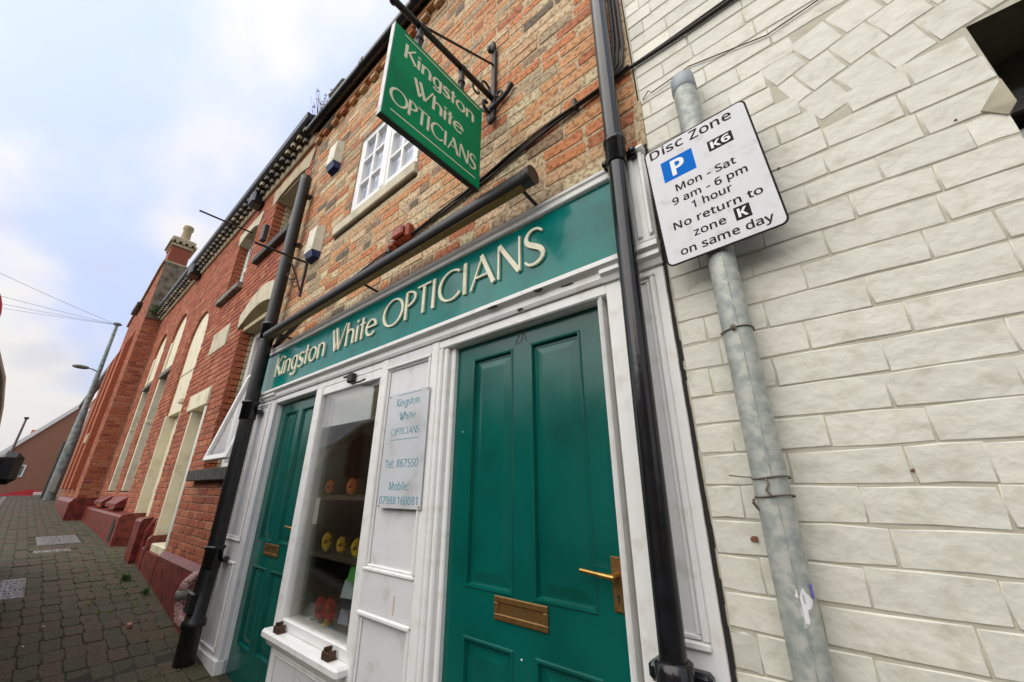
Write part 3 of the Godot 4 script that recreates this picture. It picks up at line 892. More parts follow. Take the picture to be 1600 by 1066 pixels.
	for q in [[0.735, 0.905, 0.0], [1.985, 2.04, 0.0]]:
		obj("rail", bx(Vector3(-2.03, q[0], -0.02), Vector3(-1.61, q[1], q[2]), 0.004), M.panel, pier)
	for q in [[-2.088, -2.03], [-1.61, -1.552]]:
		obj("stile", bx(Vector3(q[0], -0.3, -0.02), Vector3(q[1], 2.042, 0.001), 0.004), M.paint, pier)
	st = mb()
	panel_frame(st, -2.03, -1.61, 0.905, 1.985, -0.016, 0.018, 0.024)
	panel_frame(st, -2.012, -1.628, 0.923, 1.967, -0.016, 0.012, 0.012)
	panel_frame(st, -2.03, -1.61, 0.12, 0.735, -0.016, 0.018, 0.024)
	panel_frame(st, -2.012, -1.628, 0.138, 0.717, -0.016, 0.012, 0.012)
	box(st, Vector3(-2.03, 0.715, -0.016), Vector3(-1.61, 0.733, 0.012), 0.004)
	obj("moulding", st, M.paint, pier)
	obj("rust_stain", bx(Vector3(-1.746, 0.755, -0.0005), Vector3(-1.737, 0.83, 0.0008)), mat(lin(0.52, 0.40, 0.25), 0.6), pier)

	# shop window
	st = mb()
	box(st, Vector3(-2.955, 0.50, -0.10), Vector3(-2.862, 1.995, 0.004), 0.006)
	box(st, Vector3(-2.862, 1.935, -0.10), Vector3(-2.088, 1.995, -0.004), 0.006)
	box(st, Vector3(-2.862, 0.50, -0.10), Vector3(-2.088, 0.556, -0.004), 0.006)
	box(st, Vector3(-2.108, 0.556, -0.10), Vector3(-2.088, 1.935, -0.004), 0.004)
	var sw := obj("shop_window", st, M.paint, shop)
	obj("pane", bx(Vector3(-2.868, 0.55, -0.024), Vector3(-2.10, 1.94, -0.019)), M.glass, sw)
	obj("added_reflecting_pane", bx(Vector3(-2.868, 0.55, -0.042), Vector3(-2.10, 1.94, -0.037)), M.glass, sw)  # extra pane added behind the first to strengthen the reflection
	obj("added_reflecting_pane", bx(Vector3(-2.868, 0.55, -0.060), Vector3(-2.10, 1.94, -0.055)), M.added_mirror, sw)  # third pane, added with a mirror film for a brighter reflection
	# dark catch hanging from the head, and a split in the frame
	st = mb()
	box(st, Vector3(-2.46, 1.955, -0.01), Vector3(-2.40, 2.02, 0.035), 0.008)
	box(st, Vector3(-2.52, 2.0, 0.01), Vector3(-2.44, 2.012, 0.03), 0.003)
	tube(st, [Vector3(-2.40, 1.945, 0.02), Vector3(-2.30, 1.94, 0.022), Vector3(-2.24, 1.946, 0.022)], 0.006, 6)
	obj("catch", st, M.iron, sw)
	obj("window_sill", bx(Vector3(-2.97, 0.452, -0.10), Vector3(-2.055, 0.50, 0.062), 0.012), M.paint, shop)
	var sill: Node3D = shop.get_node("window_sill_001")
	for bxx in [-2.80, -2.20]:
		st = mb()
		box(st, Vector3(bxx - 0.035, 0.501, 0.0), Vector3(bxx + 0.035, 0.508, 0.05), 0.002)
		box(st, Vector3(bxx - 0.035, 0.508, 0.042), Vector3(bxx + 0.035, 0.535, 0.05), 0.002)
		box(st, Vector3(bxx - 0.035, 0.508, 0.0), Vector3(bxx - 0.025, 0.548, 0.042), 0.002)
		box(st, Vector3(bxx + 0.02, 0.508, 0.005), Vector3(bxx + 0.03, 0.54, 0.042), 0.002)
		obj("bracket", st, M.rusty, sill)
	st = mb()
	box(st, Vector3(-2.95, -0.3, -0.1), Vector3(-2.088, 0.452, -0.01))
	var sr := obj("stall_riser", st, M.panel, shop)
	st = mb(); panel_frame(st, -2.9, -2.12, 0.08, 0.40, -0.009, 0.018, 0.014)
	panel_frame(st, -2.88, -2.14, 0.1, 0.38, -0.009, 0.012, 0.008)
	mould(st, [Vector2(-0.01, 0.41), Vector2(0.02, 0.415), Vector2(0.035, 0.44), Vector2(0.035, 0.451), Vector2(-0.01, 0.451)], -2.95, -2.09)
	obj("moulding", st, M.paint, sr)
	# letters on the fascia
	var T := func(x: float, y: float) -> Transform3D: return Transform3D(Basis(), Vector3(x, y, 0.0))
	word("Kingston", 0.975, 0.190, 0.002, 0.013, T.call(-3.905, 2.258), M.cream, fascia, true, false, 0.9)
	word("White", 0.625, 0.185, 0.002, 0.013, T.call(-2.845, 2.26), M.cream, fascia, true, false, 0.9)
	word("OPTICIANS", 1.305, 0.192, 0.002, 0.013, T.call(-2.145, 2.26), M.cream, fascia, true, false, 0.88)
	return shop

# ---------------------------------------------------------------- the white-painted building on the right
func white_building() -> void:
	var b := thing("white_brick_building", "cream-white painted brick building to the right of the green shop", "building", Vector3(1.2, -0.2, 0))
	var xc := 1.15; var yc := -0.508; var R := 3.0
	var ring := 3
	var dep := 0.112
	var soffit := func(x: float) -> float: return yc + sqrt(maxf(R * R - (x - xc) * (x - xc), 0.0))
	var skew := Vector2(0.18, 2.332)
	var sd := (skew - Vector2(xc, yc)).normalized()
	var top := R + ring * dep
	var cut := func(y0: float, y1: float) -> Array:
		var c: Array = []
		var m := (y0 + y1) / 2
		if m > 1.25 and m < 2.14: c.append([0.486, 1.82])
		elif m >= 2.14 and m < soffit.call(0.52): c.append([0.504, 1.80])
		# the arch
		var xs := 99.0; var xe := -99.0
		var x := 0.0
		while x < 2.4:
			var r := Vector2(x - xc, m - yc)
			var an := r.normalized()
			if r.length() > R and r.length() < top and an.x > sd.x and an.x < -sd.x:
				xs = minf(xs, x); xe = maxf(xe, x + 0.004)
			x += 0.004
		if xe > xs:
			if m > soffit.call(xc): c.append([xs, xe])
			elif m > soffit.call(0.52): c.append([xs, xe])
			else:
				# two haunches, the wall between them free below the soffit
				var l := xc - sqrt(maxf(R * R - (m - yc) * (m - yc), 0.0))
				c.append([xs, l]); c.append([2 * xc - l, 2 * xc - xs])
		return c
	var st := mb()
	var hole := func(y0: float, y1: float) -> Array:
		var m := (y0 + y1) / 2
		if m > 1.25 and m < 2.14: return [[0.486, 1.82]]
		if m >= 2.14 and m < 2.425: return [[0.504, 1.80]]
		return []
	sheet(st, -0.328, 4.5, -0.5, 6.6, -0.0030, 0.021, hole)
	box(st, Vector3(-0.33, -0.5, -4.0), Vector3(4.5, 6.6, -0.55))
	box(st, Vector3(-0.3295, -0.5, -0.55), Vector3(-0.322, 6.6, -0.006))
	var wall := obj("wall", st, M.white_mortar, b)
	lay(wall, -0.322, 4.5, 0.116 - 0.084 * 8, 6.5, 0.0, 0.0843, 0.236, 0.0015, 0.0035, cut, M.white_bricks, 1, M.white_w, "far_brick", 0.0006)
	# voussoirs of the relieving arch: three rings of brick ends
	var a0 := atan2(sd.y, sd.x); var a1 := PI - a0
	for k in ring:
		var n := 21
		for i in n:
			var off := 0.5 if k % 2 else 0.0
			var f0 := clampf((i - off) / (n - 0.5), 0, 1); var f1 := clampf((i + 1 - off) / (n - 0.5), 0, 1)
			if f1 - f0 < 0.01: continue
			var am := lerpf(a0, a1, (f0 + f1) / 2); var rm := R + dep * (k + 0.5)
			var p := Vector2(xc + cos(am) * rm, yc + sin(am) * rm)
			var wd := absf(a1 - a0) * (f1 - f0) * rm
			var bs := Basis(Vector3(0, 0, 1), am) * Basis.from_scale(Vector3((dep - 0.001) / 0.105, (wd - 0.002) / 0.065, 1))
			part("voussoir", soft_header[rng.randi() % 5], M.white_bricks[rng.randi() % 3], wall, Transform3D(bs, Vector3(p.x, p.y, -0.0012 + rng.randfn(0, 0.0004))))
	# the window opening under it: painted soffit and jambs, dark frame and glass set back
	st = mb()
	var x := 0.50
	while x < 1.80:
		var xe := minf(x + 0.05, 1.80)
		quad(st, Vector3(x, soffit.call(x), -0.002), Vector3(xe, soffit.call(xe), -0.002), Vector3(xe, soffit.call(xe), -0.24), Vector3(x, soffit.call(x), -0.24))
		quad(st, Vector3(x, soffit.call(x), -0.24), Vector3(xe, soffit.call(xe), -0.24), Vector3(xe, 2.30, -0.24), Vector3(x, 2.30, -0.24))
		x = xe
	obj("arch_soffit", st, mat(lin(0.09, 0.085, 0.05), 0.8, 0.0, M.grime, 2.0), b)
	st = mb()
	box(st, Vector3(0.40, 1.25, -0.3), Vector3(0.486, 2.14, -0.012))
	box(st, Vector3(0.40, 2.14, -0.3), Vector3(0.503, 2.45, -0.012))
	box(st, Vector3(1.81, 1.25, -0.3), Vector3(1.9, 2.45, -0.012))
	box(st, Vector3(0.486, 1.15, -0.3), Vector3(1.81, 1.25, 0.03), 0.008)
	var jm := obj("jamb", st, M.white_bricks[1], b)
	# flat tan stop at the jamb head, shade of a splay in its colour
	st = mb()
	slab(st, PackedVector2Array([Vector2(0.451, 2.151), Vector2(0.503, 2.219), Vector2(0.5045, 2.14), Vector2(0.484, 2.113)]), -0.1, 0.0035)
	obj("splay_shade_stop", st, mat(lin(0.5, 0.46, 0.33), 0.8, 0.0, M.grime, 3.0), jm)
	st = mb()
	box(st, Vector3(0.48, 1.25, -0.28), Vector3(0.56, 2.45, -0.2), 0.006)
	box(st, Vector3(0.56, 2.24, -0.28), Vector3(1.8, 2.32, -0.2), 0.006)
	box(st, Vector3(0.56, 1.25, -0.28), Vector3(1.8, 1.33, -0.2), 0.006)
	box(st, Vector3(1.12, 1.33, -0.28), Vector3(1.18, 2.24, -0.2), 0.006)
	var wf := obj("window", st, M.iron, b)
	obj("pane", bx(Vector3(0.55, 1.3, -0.25), Vector3(1.8, 2.3, -0.245)), M.glass, wf)
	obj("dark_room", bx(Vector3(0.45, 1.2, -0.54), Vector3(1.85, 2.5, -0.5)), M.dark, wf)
	# ragged dark joint where it meets the shop
	st = mb()
	var y := -0.4
	while y < 2.6:
		var h := rng.randf_range(0.03, 0.09)
		box(st, Vector3(-0.3375 + rng.randf_range(-0.001, 0.0), y, -0.02), Vector3(-0.3245 + rng.randf_range(-0.004, 0.003), y + h, 0.001 + rng.randf_range(0, 0.002)))
		y += h
	obj("dark_joint", st, M.dark, b)
	# bare mortar smear above the pilaster
	st = mb()
	slab(st, PackedVector2Array([Vector2(-0.36, 2.60), Vector2(-0.325, 2.60), Vector2(-0.32, 2.84), Vector2(-0.345, 2.86), Vector2(-0.36, 2.75)]), -0.01, 0.006)
	obj("mortar_smear", st, M.shop_mortar, b)
	# nicks, a scab of bare brick and rusty specks in the paint
	for q in [[-0.226, 1.170, 0.0115], [0.41, 2.155, 0.0035], [0.05, 2.23, 0.004], [-0.03, 2.52, 0.0045], [0.11, 1.33, 0.004]]:
		st = mb()
		var pl := PackedVector2Array()
		for k in 7:
			var an := TAU * k / 7
			pl.append(Vector2(q[0] + cos(an) * q[2] * rng.randf_range(0.5, 1.1), q[1] + sin(an) * q[2] * rng.randf_range(0.4, 1.0)))
		slab(st, pl, -0.004, 0.0062 if q[2] > 0.01 else 0.003)
		obj("bare_patch", st, mat(lin(0.22, 0.09, 0.05), 0.9), b)

# ---------------------------------------------------------------- the red brick building on the left
func red_building() -> void:
	var b := thing("red_brick_building", "long red brick building with cream doorways and dark red plinth beside the shop", "building", Vector3(-8.8, 0.4, 0))
	var rects := [[-5.42, -4.50, 4.22, 5.17], [-6.90, -6.08, 4.03, 5.12], [-5.46, -4.45, 1.48, 3.14], [-6.75, -6.05, 0.5, 2.29]]
	var arches := [[-8.55, -7.50, 0.3, 3.64], [-10.60, -9.55, 1.25, 4.22], [-12.35, -11.30, 1.25, 4.22]]
	var cut := func(y0: float, y1: float) -> Array:
		var c: Array = []
		var m := (y0 + y1) / 2
		for r in rects:
			if m > r[2] and m < r[3]: c.append([r[0], r[1]])
		for a in arches:
			var rr: float = (a[1] - a[0]) / 2; var cx: float = (a[0] + a[1]) / 2
			if m > a[2] and m <= a[3]: c.append([a[0], a[1]])
			elif m > a[3] and m < a[3] + rr + 0.11:
				var hw := sqrt(maxf((rr + 0.11) * (rr + 0.11) - (m - a[3]) * (m - a[3]), 0.0))
				c.append([cx - hw, cx + hw])
		# stones set in the wall
		for q in [[-5.60, -4.30, 3.14, 3.52], [-5.62, -4.30, 5.17, 5.40], [-7.0, -5.95, 5.10, 5.27], [-6.76, -6.03, 3.08, 3.42], [-6.95, -6.03, 2.29, 2.52], [-8.84, -8.76, 4.6, 4.72]]:
			if m > q[2] and m < q[3]: c.append([q[0], q[1]])
		return c
	var st := mb()
	sheet(st, -13.3, -4.272, 0.0, 5.55, -0.008, 0.0375, cut)
	box(st, Vector3(-13.3, -0.5, -4.5), Vector3(-4.28, 5.55, -0.62))
	box(st, Vector3(-4.30, -0.5, -0.62), Vector3(-4.275, 5.55, -0.009))
	var wall := obj("wall", st, M.red_mortar, b)
	lay(wall, -13.3, -4.272, 0.55, 5.5, 0.0, 0.075, 0.225, 0.011, 0.011, cut, M.red_bricks, 2, M.red_w, "far_brick", 0.0012)
	# reveals of the openings: outer half brick red, buff brick behind
	for k in 3:
		var r: Array = rects[k]
		st = mb()
		var y: float = r[2]
		while y < r[3] - 0.03:
			box(st, Vector3(r[0] - 0.01, y + 0.005, -0.115), Vector3(r[0] + rng.randf_range(-0.001, 0.002), minf(y + 0.07, r[3]), -0.009), 0.003)
			box(st, Vector3(r[1] - rng.randf_range(-0.001, 0.002), y + 0.005, -0.115), Vector3(r[1] + 0.01, minf(y + 0.07, r[3]), -0.009), 0.003)
			y += 0.075
		obj("reveal", st, M.red_bricks[2], wall)
		st = mb()
		y = r[2]
		while y < r[3] - 0.03:
			box(st, Vector3(r[0] - 0.02, y + 0.004, -0.6), Vector3(r[0] + 0.012 + rng.randf_range(0, 0.004), minf(y + 0.071, r[3]), -0.118), 0.004)
			box(st, Vector3(r[1] - 0.012 - rng.randf_range(0, 0.004), y + 0.004, -0.6), Vector3(r[1] + 0.02, minf(y + 0.071, r[3]), -0.118), 0.004)
			y += 0.075
		box(st, Vector3(r[0], r[3] - 0.004, -0.6), Vector3(r[1], r[3] + 0.05, -0.02))
		obj("buff_reveal", st, M.buff, wall)
	# sash frames
	for q in [[rects[0], -0.20], [rects[1], -0.13], [rects[2], -0.15]]:
		var r: Array = q[0]; var z: float = q[1]
		st = mb()
		box(st, Vector3(r[0] + 0.012, r[2], z - 0.08), Vector3(r[0] + 0.09, r[3], z), 0.006)
		box(st, Vector3(r[1] - 0.09, r[2], z - 0.08), Vector3(r[1] - 0.012, r[3], z), 0.006)
		box(st, Vector3(r[0] + 0.09, r[3] - 0.08, z - 0.08), Vector3(r[1] - 0.09, r[3], z), 0.006)
		box(st, Vector3(r[0] + 0.09, r[2], z - 0.08), Vector3(r[1] - 0.09, r[2] + 0.08, z), 0.006)
		var my: float = (r[2] + r[3]) / 2 if r[3] > 4 else 2.52
		box(st, Vector3(r[0] + 0.09, my - 0.03, z - 0.07), Vector3(r[1] - 0.09, my + 0.03, z + 0.004), 0.006)
		var w := obj("window", st, M.paint, b)
		obj("pane", bx(Vector3(r[0] + 0.08, my + 0.02, z - 0.05), Vector3(r[1] - 0.08, r[3] - 0.07, z - 0.045)), M.glass, w)
		if r[3] > 4: obj("pane", bx(Vector3(r[0] + 0.08, r[2] + 0.07, z - 0.045), Vector3(r[1] - 0.08, my - 0.02, z - 0.04)), M.glass, w)
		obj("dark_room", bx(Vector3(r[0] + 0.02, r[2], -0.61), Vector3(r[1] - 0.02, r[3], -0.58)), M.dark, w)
	# the lower casement, hung at its head and propped open
	var hinge := Vector3(-4.66, 2.50, -0.10)
	var opened := Basis(Vector3(1, 0, 0), -deg_to_rad(12.5))
	st = mb()
	box(st, Vector3(-0.36, -0.97, -0.02), Vector3(-0.315, 0, 0.02), 0.006)
	box(st, Vector3(0.315, -0.97, -0.02), Vector3(0.36, 0, 0.02), 0.006)
	box(st, Vector3(-0.315, -0.045, -0.02), Vector3(0.315, 0, 0.02), 0.006)
	box(st, Vector3(-0.315, -0.97, -0.02), Vector3(0.315, -0.92, 0.02), 0.006)
	var cas := Node3D.new(); cas.name = "open_casement"; b.add_child(cas); cas.position = hinge - b.position; cas.basis = opened
	cas.set_meta("label", "white top-hung window light propped open")
	obj("sash", st, M.paint, cas, true)
	obj("pane", bx(Vector3(-0.32, -0.925, -0.008), Vector3(0.32, -0.04, -0.004)), M.glass, cas, true)
	# stone heads and sills
	st = mb()
	var pl := PackedVector2Array()
	for i in 11:                                              # segmental stone head of the ground-floor window
		var f := i / 10.0
		pl.append(Vector2(lerpf(-5.60, -4.30, f), 3.20 + 0.16 * sin(f * PI)))
	for i in 11:
		var f := 1.0 - i / 10.0
		pl.append(Vector2(lerpf(-5.64, -4.29, f), 3.40 + 0.22 * sin(f * PI)))
	slab(st, pl, -0.3, 0.012)
	obj("arched_lintel", st, M.pale_stone, b)
	for q in [[-5.62, -4.30, 5.17, 5.41], [-7.0, -5.95, 5.10, 5.28]]:
		st = mb()
		pl = PackedVector2Array([Vector2(q[0] + 0.08, q[2] - 0.06), Vector2(q[0], q[3] - 0.04), Vector2(q[0] + 0.04, q[3])])
		pl.append(Vector2(q[1] - 0.04, q[3])); pl.append(Vector2(q[1], q[3] - 0.04)); pl.append(Vector2(q[1] - 0.08, q[2] - 0.06))
		for i in range(1, 8): pl.append(Vector2(lerpf(q[1] - 0.18, q[0] + 0.18, i / 8.0), q[2] + 0.03 * sin(i / 8.0 * PI)))
		slab(st, pl, -0.22, 0.010)
		obj("stone_lintel", st, M.stone if q[0] > -6 else M.pale_stone, b)
	obj("window_sill", bx(Vector3(-5.56, 4.13, -0.25), Vector3(-4.42, 4.23, 0.07), 0.008), M.slate_sill, b)
	obj("window_sill", bx(Vector3(-7.0, 3.94, -0.25), Vector3(-6.0, 4.035, 0.07), 0.008), M.grey_stone, b)
	obj("window_sill", bx(Vector3(-5.68, 1.37, -0.2), Vector3(-4.34, 1.485, 0.08), 0.008), M.slate_sill, b)
	obj("stone_plaque", bx(Vector3(-6.755, 3.085, -0.05), Vector3(-6.035, 3.415, 0.012), 0.006), M.pale_stone, b)
	obj("air_brick", bx(Vector3(-8.835, 4.605, -0.06), Vector3(-8.765, 4.715, -0.03)), M.dark, b)
	# first doorway: cream block lintel, cream reveal, boarded door set back
	st = mb()
	box(st, Vector3(-6.95, 2.29, -0.4), Vector3(-6.03, 2.52, 0.03), 0.008)
	obj("door_lintel", st, M.creamwall, b)
	st = mb()
	box(st, Vector3(-6.80, 0.4, -0.45), Vector3(-6.745, 2.288, 0.004), 0.004)
	box(st, Vector3(-6.06, 0.4, -0.45), Vector3(-6.045, 2.288, 0.002), 0.004)
	obj("door_jamb", st, M.creamwall, b)
	st = mb()
	box(st, Vector3(-6.745, 0.5, -0.32), Vector3(-6.06, 2.288, -0.17))
	var d1 := obj("cream_door", st, M.creamwall, b)
	st = mb(); panel_frame(st, -6.70, -6.10, 0.75, 2.2, -0.17, 0.05, 0.03)
	box(st, Vector3(-6.115, 0.68, -0.03), Vector3(-6.061, 2.288, 0.008), 0.004)
	obj("frame", st, M.paint, d1)
	obj("door_step", bx(Vector3(-6.75, 0.3, -0.5), Vector3(-6.05, 0.68, 0.02), 0.01), M.creamwall, b)
	# arched openings
	for k in 3:
		var a: Array = arches[k]
		var rr: float = (a[1] - a[0]) / 2; var cx: float = (a[0] + a[1]) / 2
		# brick ring
		var n := 21
		for i in n:
			var am := PI * (i + 0.5) / n
			var p := Vector2(cx + cos(am) * (rr + 0.055), a[3] + sin(am) * (rr + 0.055))
			var wd := PI * (rr + 0.055) / n
			part("voussoir", bricks_header[rng.randi() % 5], M.red_bricks[rng.randi() % 5], wall, Transform3D(Basis(Vector3(0, 0, 1), am) * Basis.from_scale(Vector3(1.0, (wd - 0.008) / 0.065, 1)), Vector3(p.x, p.y, 0.002)))
		var dz: float = -0.16 if k == 0 else -0.24
		# curved red underside and straight reveals
		st = mb()
		var prev := Vector2(a[1], a[3])
		for i in range(1, 15):
			var an := PI * i / 14
			var p := Vector2(cx + cos(an) * rr, a[3] + sin(an) * rr)
			quad(st, Vector3(prev.x, prev.y, -0.005), Vector3(p.x, p.y, -0.005), Vector3(p.x, p.y, -0.5), Vector3(prev.x, prev.y, -0.5))
			prev = p
		quad(st, Vector3(a[0], a[2], -0.005), Vector3(a[0], a[3], -0.005), Vector3(a[0], a[3], -0.5), Vector3(a[0], a[2], -0.5))
		quad(st, Vector3(a[1], a[2], -0.005), Vector3(a[1], a[3], -0.005), Vector3(a[1], a[3], -0.5), Vector3(a[1], a[2], -0.5))
		obj("arch_reveal", st, M.red_bricks[3], wall)
		if k == 0:
			st = mb()
			pl = PackedVector2Array([Vector2(a[0], 2.42), Vector2(a[1], 2.42)])
			for i in 15:
				var an := PI * i / 14
				pl.append(Vector2(cx + cos(an) * (rr - 0.002), a[3] + sin(an) * (rr - 0.002)))
			slab(st, pl, -0.3, -0.032)
			var ty := obj("tympanum", st, M.creamwall, b)
			obj("ledge", bx(Vector3(a[0] + 0.002, 3.09, -0.032), Vector3(a[1] - 0.002, 3.115, -0.022), 0.004), M.creamwall, ty)
			obj("bulkhead_lamp", bx(Vector3(-7.75, 2.52, -0.04), Vector3(-7.65, 2.62, 0.03), 0.02), M.creamwall, ty)
			st = mb()
			box(st, Vector3(a[0] - 0.004, 0.3, -0.3), Vector3(a[0] + 0.05, 2.419, -0.002), 0.006)
			box(st, Vector3(a[1] - 0.05, 0.3, -0.3), Vector3(a[1] + 0.004, 2.419, -0.004), 0.006)
			box(st, Vector3(a[0] + 0.05, 0.3, -0.32), Vector3(a[1] - 0.05, 2.419, -0.13))
			obj("doorway", st, M.creamwall, b)
		else:
			st = mb()
			for q in [[a[0], a[0] + 0.10], [a[1] - 0.10, a[1]]]:
				box(st, Vector3(q[0], 1.25, -0.3), Vector3(q[1], a[3], -0.012), 0.01)
				box(st, Vector3(q[0] - 0.012, 2.50, -0.42), Vector3(q[1] + 0.012, 2.58, -0.012), 0.01)
				box(st, Vector3(q[0] - 0.002, 2.61, -0.42), Vector3(q[1] + 0.002, 2.67, -0.02), 0.01)
			var col := obj("stone_mullion", st, M.creamwall, b)
			obj("transom", bx(Vector3(a[0] + 0.002, 3.42, -0.4), Vector3(a[1] - 0.002, 3.52, 0.01), 0.01), M.grey_stone, col)
			st = mb()
			pl = PackedVector2Array([Vector2(a[0], 3.52), Vector2(a[1], 3.52)])
			for i in 15:
				var an := PI * i / 14
				pl.append(Vector2(cx + cos(an) * (rr - 0.002), a[3] + sin(an) * (rr - 0.002)))
			slab(st, pl, -0.3, -0.045)
			obj("arch_panel", st, M.creamwall, b)
			obj("pane", bx(Vector3(a[0] + 0.1, 1.25, -0.16), Vector3(a[1] - 0.1, 3.42, -0.15)), M.glass, b)
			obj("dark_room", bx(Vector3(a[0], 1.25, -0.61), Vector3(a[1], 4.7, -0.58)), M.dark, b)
			st = mb()
			mould(st, [Vector2(-0.5, 1.25), Vector2(-0.1, 1.25), Vector2(0.13, 1.06), Vector2(0.13, 1.0), Vector2(-0.5, 1.0)], a[0] - 0.05, a[1] + 0.05)
			obj("sloping_sill", st, M.plinth, b)
	# painted plinth in stretches, its top bevelled
	var k := 0
	for q in [[-6.04, -4.275, 0.655, 0.05], [-6.95, -6.74, 0.655, 0.06], [-7.47, -7.10, 0.95, 0.12], [-13.2, -8.45, 0.95, 0.16]]:
		st = mb()
		mould(st, [Vector2(-0.3, -0.3), Vector2(q[3], -0.3), Vector2(q[3], q[2] - 0.05), Vector2(q[3] - 0.02, q[2] - 0.02), Vector2(0.004, q[2]), Vector2(-0.3, q[2])], q[0], q[1])
		obj("plinth", st, M.plinth, b)
	st = mb()
	mould(st, [Vector2(-0.5, -0.3), Vector2(0.055, -0.3), Vector2(0.055, 0.60), Vector2(-0.5, 0.63)], -6.74, -6.04)
	mould(st, [Vector2(-0.3, 0.60), Vector2(0.058, 0.60), Vector2(0.058, 0.72), Vector2(0.03, 0.76), Vector2(-0.3, 0.76)], -6.80, -6.70)
	mould(st, [Vector2(-0.3, -0.3), Vector2(0.058, -0.3), Vector2(0.058, 0.80), Vector2(0.0, 0.95), Vector2(-0.3, 0.95)], -7.12, -6.95)
	obj("plinth", st, M.plinth, b)
	# bracketed cornice: two rows of small brick modillions, stone bed, gutter
	st = mb()
	mould(st, [Vector2(-0.3, 5.50), Vector2(0.03, 5.50), Vector2(0.05, 5.53), Vector2(0.05, 5.56), Vector2(-0.3, 5.56)], -13.3, -4.30)
	obj("cornice_bed", st, M.stone, b)
	for rw in 2:
		var x := -13.2 + rw * 0.09
		while x < -4.35:
			part("modillion", bricks_header[rng.randi() % 5], [M.grey_stone, M.stone, M.grey_stone][rng.randi() % 3], b, Transform3D(Basis(Vector3(1, 0, 0), -PI / 2) * Basis(Vector3(0, 0, 1), PI / 2) * Basis.from_scale(Vector3(0.6, 1.0, 1.1)), Vector3(x, 5.60 + rw * 0.075, 0.075 + rw * 0.055)) )
			x += 0.185
	st = mb()
	box(st, Vector3(-13.3, 5.57, -0.3), Vector3(-4.30, 5.72, 0.03))
	obj("cornice_wall", st, mat(lin(0.24, 0.14, 0.095), 0.9, 0.0, M.grime, 2.0), b)
	st = mb()
	mould(st, [Vector2(-0.3, 5.72), Vector2(0.16, 5.72), Vector2(0.19, 5.75), Vector2(0.20, 5.82), Vector2(0.18, 5.82), Vector2(-0.3, 5.80)], -13.3, -4.28)
	obj("gutter", st, M.old_pipe, b)
	st = mb()
	slab(st, PackedVector2Array([Vector2(0.16, 5.822), Vector2(-3.0, 7.8), Vector2(-6.0, 5.6), Vector2(-0.2, 5.6)]), -13.3, -4.29, Transform3D(Basis(Vector3(0, 0, 1), Vector3(0, 1, 0), Vector3(1, 0, 0)), Vector3.ZERO))
	obj("roof", st, M.roof, b)

